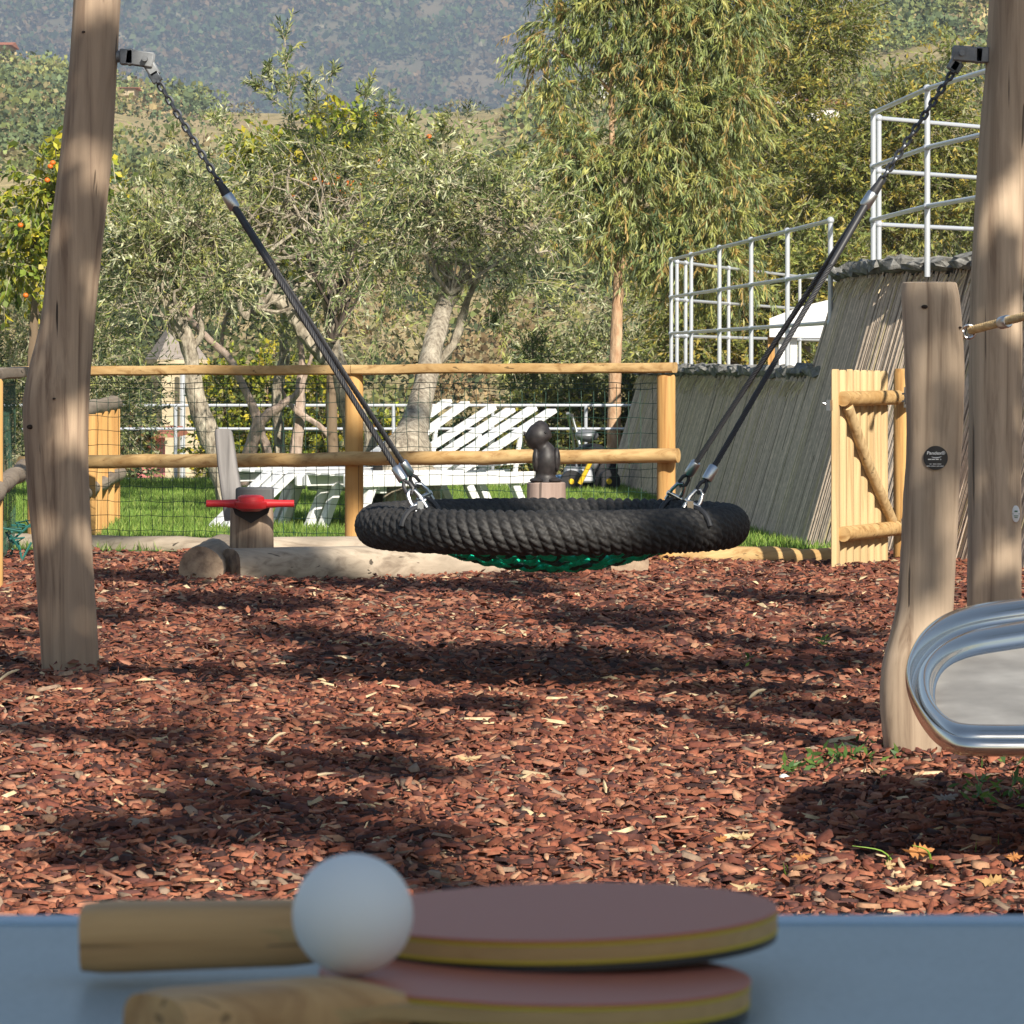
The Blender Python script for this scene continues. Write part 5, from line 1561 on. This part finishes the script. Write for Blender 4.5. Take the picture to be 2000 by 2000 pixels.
limb([(640, 1000, 14), (655, 930, 12), (648, 870, 11), (628, 835, 12), (590, 810, 11), (562, 785, 9), (548, 755, 7)], 30.2, t, M_pink)
limb([(432, 700, 9), (436, 640, 8), (450, 600, 6), (448, 560, 4)], 30.6, t, M_pink)
crown(t, [ell(430, 580, 30.5, 70, 30), ell(560, 590, 30.5, 80, 50), ell(620, 640, 30.5, 60, 40, .5)], 150, .32, 16, .055, .013, OLIVE + [(.30, .30, .05)], shell=0, twr=.0035)

# yellow-leaved persimmon trees with orange fruit
M_fruit = mat('orange_fruit', (.70, .16, .02), .45)


def persimmon(px, d, ells, n, fruits, label, trunk):
    t = tree('persimmon_tree', px, d, label)
    limb(trunk, d, t, M_twigd, 'trunk')
    crown(t, ells, n, .30, 11, .075, .038, YEL, droop=.3, upb=.1, hang=.5, shell=.2, twr=.004)
    f0 = None
    for (fx, fy) in fruits:
        q_ = at(fx, fy, d - .35)
        if f0 is None:
            m = MB(); m.sphere((0, 0, 0), (.021, .021, .019), 10, 7); f0 = m.build('fruit', M_fruit, None); f0.parent = t; f0.location = Vector([float(v_) for v_ in q_]) - wloc(t)
        else: place('fruit', f0.data, t, q_)
    return t


fr = np.random.default_rng(3)
persimmon(640, 29.2, [ell(620, 330, 29.2, 110, 80), ell(700, 285, 29.2, 80, 50), ell(540, 320, 29.2, 80, 60), ell(690, 380, 29.2, 70, 50), ell(760, 280, 29.2, 60, 50, .6), ell(670, 240, 29.2, 60, 25, .4), ell(600, 480, 29.2, 60, 40, .4)], 470,
          [(fr.normal(668, 34), fr.normal(365, 20)) for _ in range(26)] + [(735, 225), (740, 240), (838, 267), (615, 350)],
          'persimmon tree with yellow green leaves and orange fruit behind the middle olive', [(650, 900, 22), (648, 700, 20), (655, 550, 16), (640, 430, 10)])
persimmon(60, 29, [ell(60, 420, 29, 75, 60), ell(20, 500, 29, 60, 60), ell(95, 340, 29, 50, 50), ell(130, 420, 29, 70, 60), ell(90, 500, 29, 60, 40), ell(200, 380, 29.5, 60, 60, .5)], 300,
          [(98, 325), (103, 318), (50, 577), (92, 352), (40, 440), (120, 360)], 'persimmon tree with bright yellow leaves at the left edge behind the tall post', [(60, 900, 24), (64, 700, 20), (70, 560, 14), (70, 440, 8)])


# eucalyptus
t = tree('eucalyptus_tree', 1200, 33.8, 'tall eucalyptus with a slim reddish trunk and drooping golden green leaves')
limb([(1198, 1000, 27), (1199, 860, 26), (1201, 740, 25), (1204, 640, 23), (1208, 560, 22), (1212, 500, 20), (1210, 400, 15), (1196, 280, 12), (1194, 180, 10), (1200, 60, 8), (1205, -100, 5)], 33.8, t, M_euc, 'trunk', 40, 12, .05)
for lk in ([(1210, 420, 9), (1270, 350, 7), (1330, 280, 5)], [(1205, 360, 9), (1150, 320, 6), (1100, 300, 4)], [(1196, 240, 8), (1270, 170, 6), (1340, 110, 4)], [(1194, 180, 7), (1130, 120, 5), (1060, 90, 3)], [(1212, 505, 6), (1240, 530, 5), (1268, 545, 4)], [(1208, 460, 8), (1290, 430, 6), (1400, 400, 4)]):
    limb(lk, 33.8, t, M_euc)
EE = [ell(1090, 70, 33.8, 60, 60, .7), ell(1210, 20, 33.8, 110, 90), ell(1330, 50, 33.8, 100, 110), ell(1430, 20, 33.8, 80, 110), ell(1110, 190, 33.8, 60, 50, .6), ell(1250, 130, 33.8, 80, 55, .8), ell(1310, 230, 33.8, 110, 100), ell(1425, 200, 33.8, 70, 100),
      ell(1120, 300, 33.8, 80, 60), ell(1240, 330, 33.8, 100, 70), ell(1130, 400, 33.8, 80, 60), ell(1260, 440, 33.8, 90, 60), ell(1390, 380, 33.8, 100, 100), ell(1180, 470, 33.8, 60, 30, .6), ell(1330, 500, 33.8, 100, 60), ell(1060, 130, 33.8, 45, 50, .5), ell(1420, 520, 33.8, 70, 60, .8),
      ell(1250, -120, 33.8, 180, 110, .5), ell(1400, -130, 33.8, 140, 110, .5), ell(1100, -80, 33.8, 90, 80, .3)]
crown(t, EE, 3500, .26, 25, .088, .0125, EUC, droop=.55, upb=.0, hang=.9, shell=.0, twr=.0022, spread=.75)

# fine leaved trees to the right
def fine_tree(px, d, ells, n, label, trunk, per=20, ll=.078, lw=.022, pal=WIL):
    t = tree('fine_leaved_tree', px, d, label, group='olive green trees behind the terrace')
    limb(trunk, d, t, M_twigd, 'trunk')
    crown(t, ells, n, .42, per, ll, lw, pal, droop=.25, upb=.3, hang=.2, shell=.2, twr=.004)
    return t


fine_tree(1560, 44, [ell(1560, 60, 44, 100, 100), ell(1540, 200, 44, 90, 70, .45), ell(1600, 330, 44, 110, 90), ell(1500, 320, 44, 80, 90), ell(1640, 60, 44, 60, 90), ell(1560, 450, 44, 120, 80), ell(1490, 480, 44, 90, 70), ell(1560, -80, 44, 120, 100, .5), ell(1480, 130, 44, 80, 120, .7), ell(1600, 230, 44, 90, 60, .5)], 1900,
          'tall olive green fine leaved tree right behind the eucalyptus, highest of its row', [(1560, 900, 30), (1570, 600, 26), (1560, 400, 18), (1560, 150, 8)])
fine_tree(1730, 42, [ell(1700, 330, 42, 110, 90), ell(1760, 240, 42, 80, 80, .7), ell(1800, 400, 42, 110, 90), ell(1680, 440, 42, 100, 80), ell(1830, 250, 42, 90, 90, .8), ell(1900, 380, 42, 100, 110), ell(1850, 130, 42, 60, 50, .4), ell(1620, 360, 42, 90, 110, .9)], 2100,
          'spreading yellow green tree behind the upper terrace railing', [(1740, 900, 30), (1740, 600, 24), (1760, 420, 16), (1790, 250, 8)])
fine_tree(1420, 40, [ell(1340, 600, 40, 90, 60), ell(1430, 600, 40, 110, 60), ell(1540, 570, 40, 110, 60), ell(1380, 680, 40, 110, 50), ell(1620, 520, 40, 90, 60), ell(1500, 670, 40, 110, 50)], 1300,
          'low dense tree seen through the bars of the lower terrace railing', [(1430, 900, 26), (1430, 700, 20), (1440, 600, 12)])
t = fine_tree(1130, 42, [ell(1130, 620, 42, 80, 50, .8), ell(1190, 700, 42, 100, 60), ell(1090, 720, 42, 90, 50, .8), ell(1240, 620, 42, 60, 60, .7)], 380,
          'low grey green tree between the eucalyptus trunk and the slope', [(1140, 950, 24), (1140, 760, 20), (1150, 680, 10)], pal=OLIVE, ll=.07, lw=.018)


# hedge behind the lawn
def shrub(name, px0, px1, ytop, ybot, d, n, label, pal, ll=.05, lw=.028, grp='yellowing hedge behind the lawn'):
    cx_, s__ = (px0 + px1) / 2, F / d
    b = at(cx_, ybot, d)
    t = thing(name, (b[0], d, b[2]), label, 'shrub', grp)
    limb([(cx_, ybot + 25, 8), (cx_ + 3, (ytop + ybot) / 2, 6), (cx_, ytop + 20, 3)], d, t, M_twigd, 'stem', 6, 6)
    crown(t, [ell(cx_, (ytop * .6 + ybot * .4), d, (px1 - px0) / 2 * 1.05, (ybot - ytop) / 2 * .9), ell(cx_ - 15, (ytop + ybot * 3) / 4, d, (px1 - px0) / 2, (ybot - ytop) / 3), ell(cx_ + 18, ytop + 40, d, (px1 - px0) / 3, 45, .6)],
          n, .20, 13, ll, lw, pal, droop=.1, shell=.2, twr=.003, upb=.25, mat_t=M_twigd)
    return t


HP = YEL + [(.12, .16, .05), (.10, .13, .04)]
HP2 = [(.12, .16, .05), (.10, .13, .04), (.18, .20, .05), (.24, .24, .05), (.08, .10, .04), (.30, .27, .04)]
shrub('hedge_shrub', 392, 480, 700, 950, 34.6, 300, 'yellow green hedge shrub left of the forked pale trunks', HP)
shrub('hedge_shrub', 470, 570, 690, 950, 34.4, 330, 'yellow green hedge shrub right behind the forked pale trunks', HP)
shrub('hedge_shrub', 560, 680, 720, 950, 34.7, 350, 'yellow green hedge shrub just left of the middle fence post', HP)
shrub('hedge_shrub', 215, 300, 780, 950, 34.8, 200, 'sparse brownish shrub beside the picket fence', OLIVE + [(.30, .16, .07)])
shrub('hedge_shrub', 690, 780, 820, 950, 34.6, 170, 'low orange tinted shrub behind the hollow olive base', HP + [(.42, .22, .05)])
shrub('hedge_shrub', 985, 1090, 760, 945, 35.2, 330, 'dark green hedge shrub behind the bird sculpture', HP2, ll=.05, lw=.024)
shrub('hedge_shrub', 1080, 1180, 735, 945, 35.4, 360, 'dark green hedge shrub behind the lawn mower', HP2, ll=.05, lw=.024)
shrub('hedge_shrub', 1170, 1290, 720, 945, 35.6, 380, 'dark green hedge shrub right of the eucalyptus trunk', HP2, ll=.05, lw=.024)
shrub('hedge_shrub', 800, 1000, 830, 950, 36.5, 300, 'low brownish green shrubs behind the raised lounger backs', HP2 + [(.26, .2, .12)], ll=.05, lw=.024)
shrub('conifer', 1012, 1066, 655, 790, 36.2, 190, 'small bright green conifer above the fence rail', [(.15, .22, .04), (.20, .27, .05), (.10, .16, .03)], ll=.045, lw=.012, grp=None)

# ================================================================ oak behind the viewer, whose shade falls on table and chips
oak = thing('shade_tree', (5.2, -6.5, 0), 'broad oak standing behind the viewer to the right, shading the table', 'tree')
hrng = np.random.default_rng(77)
CL = []      # clumps: centre, radii


def shade(P, t, rx, ry=None, rz=None):
    c = np.asarray(P, float) + TOSUN * t
    CL.append((*c, rx, ry or rx * .8, rz or rx * .8))


def shade_ground(px, py, rpx, rpy, t=None):
    d = gd(py); p = at(px, py, d); s_ = F / d
    t = t or hrng.uniform(9, 11.5)
    dd = rpy * d * d / (F * H)          # half depth on the ground
    for k in range(max(1, int(rpx / s_ / .28))):
        n_ = max(1, int(rpx / s_ / .28)); u = (k + .5) / n_ * 2 - 1
        q_ = p + np.array([u * rpx / s_ * .9, hrng.normal(0, dd * .25), 0])
        shade(q_, t + hrng.normal(0, .3), min(.30, rpx / s_ * 1.1) * hrng.uniform(.75, 1.1), .12, max(.10, min(dd * .6, .40)))


# table
for x_ in np.linspace(-1.5, 1.5, 8):
    for y_ in np.linspace(.1, 1.9, 5):
        shade((x_ + hrng.normal(0, .1), y_, .8), 9.0 + hrng.normal(0, .4), .40, .40, .40)
table_n = len(CL)
for a_ in [(250, 1135, 200, 20), (470, 1185, 210, 20), (150, 1200, 140, 14), (850, 1152, 280, 12), (640, 1262, 110, 30), (1000, 1278, 330, 24), (60, 1335, 70, 12), (330, 1318, 180, 8), (250, 1448, 300, 10), (60, 1432, 80, 8),
           (700, 1508, 150, 32), (520, 1585, 270, 40), (300, 1635, 220, 28), (190, 1690, 130, 10), (760, 1440, 80, 9), (60, 1240, 70, 10), (820, 1650, 80, 12),
           (1430, 1348, 240, 18), (1600, 1400, 150, 24), (1500, 1300, 160, 12), (1500, 1172, 230, 10), (900, 1388, 130, 9), (1650, 1240, 80, 10), (1250, 1205, 180, 10)]:
    shade_ground(*a_)
# dapple on the two tall posts, the log frame and the fence
for (px, py, r_) in [(215, 60, .07), (205, 170, .07), (118, 335, .05), (205, 400, .06), (100, 505, .06), (175, 590, .06), (165, 670, .06), (70, 760, .06), (75, 870, .03), (150, 930, .07), (110, 1080, .06), (170, 1095, .05), (165, 1262, .05), (120, 1215, .03),
                     (1955, 40, .12), (1920, 130, .10), (1985, 190, .07), (1935, 290, .06), (1975, 500, .06), (1925, 660, .05), (1975, 700, .07), (1960, 820, .08), (1985, 960, .06), (1910, 1010, .05), (1975, 1150, .05)]:
    shade(at(px, py, 12.15), hrng.uniform(7, 9), r_ * 1.5, .07, r_ * 1.15)
for (px, py, r_) in [(1810, 620, .08), (1860, 860, .06), (1810, 980, .05), (1850, 760, .05), (1780, 1010, .04), (1830, 1110, .04)]:
    shade(at(px, py, 9.5), hrng.uniform(10, 13), r_ * .9, .06, r_ * .7)
for (px, py, r_) in [(470, 1060, .22), (400, 1080, .15), (600, 1100, .20), (440, 920, .16), (700, 1110, .12), (560, 1060, .2), (1040, 1120, .2)]:
    shade(at(px, py, 17.5), hrng.uniform(12, 15), r_ * 1.0, .1, r_ * .6)
for (px, py, r_) in [(260, 725, .25), (480, 725, .20), (560, 722, .2), (640, 905, .22), (720, 905, .2), (460, 900, .2), (250, 900, .25), (350, 900, .2), (690, 960, .18), (10, 760, .2), (10, 1050, .25), (30, 730, .25), (900, 722, .06)]:
    shade(at(px, py, 20.2), hrng.uniform(13, 16), r_ * 1.0, .1, r_ * .5)
for (px, py, r_) in [(350, 1000, .5), (600, 1010, .4), (300, 950, .4), (660, 985, .4)]:
    d_ = gd(py); shade(at(px, py, d_), 20, r_, .15, .12)
# ring of the swing
for (px, py, r_) in [(1330, 1030, .09), (1345, 1060, .08), (740, 1040, .07), (800, 1060, .06)]:
    shade(at(px, py, 11.75), 13.5, r_, .1, r_)
# leaves of the shade tree: only as many as cast the patches
P_, D_, L_, C_ = [], [], [], []
for i_, (x_, y_, z_, a_, b_, c_) in enumerate(CL):
    n_ = int(3900 * a_ * c_ / .2) + 10
    if i_ < table_n: n_ = 330
    q_ = hrng.normal(size=(n_, 3)); q_ = q_ / np.linalg.norm(q_, axis=1)[:, None] * hrng.random((n_, 1)) ** .5
    P_.append(q_ * np.array([a_, b_, c_]) + np.array([x_, y_, z_])); D_.append(unit(hrng.normal(size=(n_, 3))))
    sz = .16 if i_ < table_n else .088
    L_.append(hrng.uniform(.7, 1.3, n_) * sz)
P_ = np.concatenate(P_); D_ = np.concatenate(D_); L_ = np.concatenate(L_)
C_ = np.tile(np.array([.09, .12, .03]), (len(P_), 1)) * hrng.uniform(.7, 1.3, (len(P_), 1))
V, Q, C4 = leaf_mesh(P_, D_, L_, L_ * .62, C_)
arr_mesh('crown', V, Q, vcol('oak_leaves', .6, .3, .12), C4, parent=oak)
m = MB(); tp_ = interp_path([(5.2, -6.5, -.2, .32), (5.15, -6.4, 2, .26), (5.0, -6.0, 4.5, .22), (4.8, -4.8, 7, .15), (4.6, -3.2, 9, .08)], 16)
m.tube(tp_[:, :3], tp_[:, 3], 14); m.build('trunk', M_olive, oak)
m = MB()
for i_, c_ in enumerate(CL):
    if i_ % 3 and i_ > table_n: continue
    if i_ > table_n and i_ % 12: continue
    e_ = np.array(c_[:3]); j_ = np.argmin(np.linalg.norm(tp_[:, :3] - (e_ + np.array([0, 0, -1.5])), axis=1)); s0 = tp_[j_, :3]
    mid = (s0 + e_) / 2 + np.array([hrng.normal(0, .2), hrng.normal(0, .2), .3])
    m.tube(interp_path([s0, mid, e_], 7), np.linspace(.018, .004, 7), 5)
m.build('branches', M_olive, oak)

# ================================================================ litter and weeds on the chips
def oak_leaf(px, py, wpx, col, label, tilt=.5, yaw=0.0, h=.02):
    d = gd(py); c = at(px, py, d); R_ = wpx / 2 * d / F
    PR = [(1.0, 0), (.78, .16), (.62, .12), (.55, .42), (.34, .28), (.22, .52), (.05, .22), (-.12, .46), (-.25, .18), (-.45, .32), (-.55, .1), (-.8, .07), (-1.05, .02),
          (-.8, -.06), (-.55, -.12), (-.42, -.38), (-.25, -.16), (-.08, -.5), (.05, -.2), (.25, -.46), (.36, -.22), (.6, -.38), (.62, -.1), (.82, -.14)]
    n = len(PR); P2 = [(R_ * a_ * (1 + rng.normal(0, .05)), R_ * b_ * 1.15 * (1 + rng.normal(0, .12))) for a_, b_ in PR]
    v = [(0, 0, .004)]
    for (x_, y_) in P2: v.append((x_, y_, .35 * (x_ * x_ + y_ * y_) / R_ + rng.normal(0, .04) * R_))
    v = np.array(v); th_ = np.concatenate([v, v - np.array([0, 0, .0008])])
    f = [(0, 1 + k, 1 + (k + 1) % n) for k in range(n)] + [(n + 1, n + 2 + (k + 1) % n, n + 2 + k) for k in range(n)] + [(1 + k, n + 2 + k, n + 2 + (k + 1) % n, 1 + (k + 1) % n) for k in range(n)]
    ct, st2 = math.cos(tilt), math.sin(tilt); Rx = np.array([[1, 0, 0], [0, ct, -st2], [0, st2, ct]])
    cy_, sy_ = math.cos(yaw), math.sin(yaw); Rz = np.array([[cy_, -sy_, 0], [sy_, cy_, 0], [0, 0, 1]])
    m = MB(); m.add(th_ @ (Rz @ Rx).T + c + np.array([0, 0, h]), f)
    mt = noisy('dry_leaf', [(.3, tuple(q_ * .7 for q_ in col)), (.7, col)], 60, 4, .8, (.4, .002))
    tag(m.build('dry_leaf', mt, origin=c), label, 'leaf', 'dry oak leaves on the chips')


OR = (.48, .21, .07); TAN = (.56, .40, .21); GRY = (.33, .28, .24)
oak_leaf(1792, 1695, 64, OR, 'large orange dry leaf by the long green grass blades', .9, .2, .03)
oak_leaf(1456, 1757, 56, TAN, 'pale tan dry leaf just above the table edge', .35, -.3)
oak_leaf(1562, 1697, 46, OR, 'orange dry leaf left of the big one', .6, .5)
oak_leaf(1735, 1712, 40, TAN, 'small curled tan leaf below left of the big orange leaf', 1.1, 1.0)
oak_leaf(1755, 1760, 52, TAN, 'flat tan leaf at the table edge below the big orange leaf', .3, .1)
oak_leaf(1938, 1745, 62, (.50, .30, .12), 'brown curled leaf at the right end of the table edge', .8, -.2)
oak_leaf(1978, 1695, 40, OR, 'orange leaf close to the right picture edge', .9, .3)
oak_leaf(1845, 1578, 56, GRY, 'greyish leaf lying in the shadow of the steel panel', .35, .2)
oak_leaf(1448, 1655, 50, TAN, 'tan leaf on sunlit chips left of the panel shadow', .4, .1)
oak_leaf(1405, 1660, 40, OR, 'orange leaf touching the tan one left of the panel shadow', .5, .8)
oak_leaf(915, 1500, 50, TAN, 'straw coloured torn leaf in the middle of the chips', .3, .2)
for (px, py, r_, lab) in ((408, 1543, 14, 'white pebble standing among the chips left of centre'), (1532, 1531, 12, 'white pebble beside the small weeds'), (118, 1738, 9, 'small pale pebble near the left end of the table edge')):
    d = gd(py); c = at(px, py, d); R_ = r_ * d / F
    m = MB(); m.sphere(c + np.array([0, 0, R_ * .7]), (R_, R_ * .8, R_ * .95), 12, 9); m.v[0] += rng.normal(0, R_ * .06, m.v[0].shape)
    tag(m.build('pebble', mat('white_stone', (.66, .66, .66), .7), origin=c), lab, 'pebble', 'pale pebbles on the chips')
for (x0, y0, x1, y1, w_, lab) in ((600, 1538, 672, 1533, 7, 'pale bare stick on dark chips below the centre'), (940, 1664, 1004, 1674, 5, 'straw yellow curved sliver right above the bats'), (1463, 1378, 1495, 1362, 7, 'grey stick in the shadow stripe left of the short post'), (522, 1470, 558, 1448, 6, 'short tan stick left of centre'), (-5, 1345, 38, 1322, 6, 'tan stick at the left edge near the post foot')):
    a_, b_ = at(x0, y0, gd(y0)), at(x1, y1, gd(y0) + .03); m = MB(); m.tube(interp_path([a_ + [0, 0, .02], (a_ + b_) / 2 + [0, 0, .028], b_ + [0, 0, .022]], 7), np.array([.3, .9, 1, 1, .9, .8, .3]) * w_ / 2 * gd(y0) / F, 7)
    tag(m.build('stick', mat('stick_wood', (.62, .48, .30), .8), origin=(a_ + b_) / 2), lab, 'stick', 'loose sticks on the chips')
# grass blades and weeds
def blades(name, lst, label, col=(.20, .34, .05)):
    c = at(lst[0][0], lst[0][1], gd(lst[0][1])); t = thing(name, c, label, 'grass tuft'); mt = mat('fresh_blade', col, .5)
    for (x0, y0, xm, ym, x1, y1, w_) in lst:
        m = MB(); d = gd(y0) ; P = interp_path([at(x0, y0, d), at(xm, ym, d - .02), at(x1, y1, d - .04)], 9)
        m.tube(P, np.linspace(1, .15, 9) * w_ / 2 * d / F, 5); m.build('blade', mt, t)
blades('grass_tuft', [(1748, 1690, 1722, 1662, 1664, 1652, 6), (1728, 1692, 1738, 1672, 1744, 1668, 4), (1820, 1694, 1812, 1662, 1782, 1651, 7), (1905, 1672, 1906, 1655, 1907, 1640, 3), (1951, 1660, 1950, 1640, 1951, 1628, 3)], 'long arching green grass blades beside the big orange leaf')
blades('grass_tuft', [(1535, 1712, 1532, 1700, 1530, 1686, 5), (1540, 1708, 1538, 1695, 1536, 1690, 5)], 'two short green blades left of the panel shadow')
rw_ = np.random.default_rng(12)
PX, PY = [], []
for (cx_, cy_, sx__, sy__, n_) in ((1548, 1526, 12, 4, 24), (1580, 1520, 12, 4, 16), (1650, 1500, 28, 8, 60), (1722, 1492, 12, 14, 50), (1755, 1500, 10, 8, 18), (1870, 1480, 12, 8, 40), (1960, 1560, 50, 18, 60), (1985, 1500, 30, 14, 24), (1612, 1269, 5, 3, 12), (1460, 1310, 5, 3, 10)):
    PX.append(rw_.normal(cx_, sx__, n_)); PY.append(rw_.normal(cy_, sy__, n_))
PX = np.concatenate(PX); PY = np.clip(np.concatenate(PY), 1200, 1760); dd_ = gd(PY)
P = np.stack([(PX - 1000) / F * dd_, dd_, .012 + rw_.uniform(0, .03, len(PX))], 1)
D = unit(rw_.normal(size=(len(PX), 3)) * np.array([1, 1, .5]) + np.array([0, 0, .8]))
V, Q, C4 = leaf_mesh(P, D, rw_.uniform(.018, .04, len(PX)), rw_.uniform(.006, .014, len(PX)), np.array([(.07, .15, .04), (.10, .20, .05), (.16, .26, .05)])[rw_.integers(0, 3, len(PX))])
tag(arr_mesh('weeds', V, Q, M_leaf, C4), 'small green weeds sprouting between the chips near the short post', 'weeds', kind='stuff')
# thin wire across the sky corner
a_, b_ = at(1690, 22, 60), at(1760, -8, 60); m = MB(); m.tube(interp_path([at(1500, 90, 60), a_, b_, at(1900, -80, 60)], 12), .009, 5)
tag(m.build('overhead_wire', M_blk, origin=a_), 'dark overhead wire crossing the top right above the trees', 'wire')

# ================================================================ haze
m = MB(); m.box((0, 1000, 120), (1500, 2700, 270))
# bottom must clear the lowest ground, top the mountain in view
m.v[0][:, 2] = np.where(m.v[0][:, 2] > 0, 480, -8)
hz = m.build('haze', mat('haze_air', (1, 1, 1)), smooth=False, kind='stuff')
hm = hz.data.materials[0]; nt = hm.node_tree; nt.nodes.remove(nt.nodes['Principled BSDF'])
pv = nt.nodes.new('ShaderNodeVolumePrincipled'); pv.inputs['Color'].default_value = (.62, .76, 1, 1); pv.inputs['Density'].default_value = .00033; pv.inputs['Anisotropy'].default_value = 0
nt.links.new(pv.outputs[0], nt.nodes['Material Output'].inputs['Volume'])
tag(hz, 'thin blue haze in the valley air', 'haze')
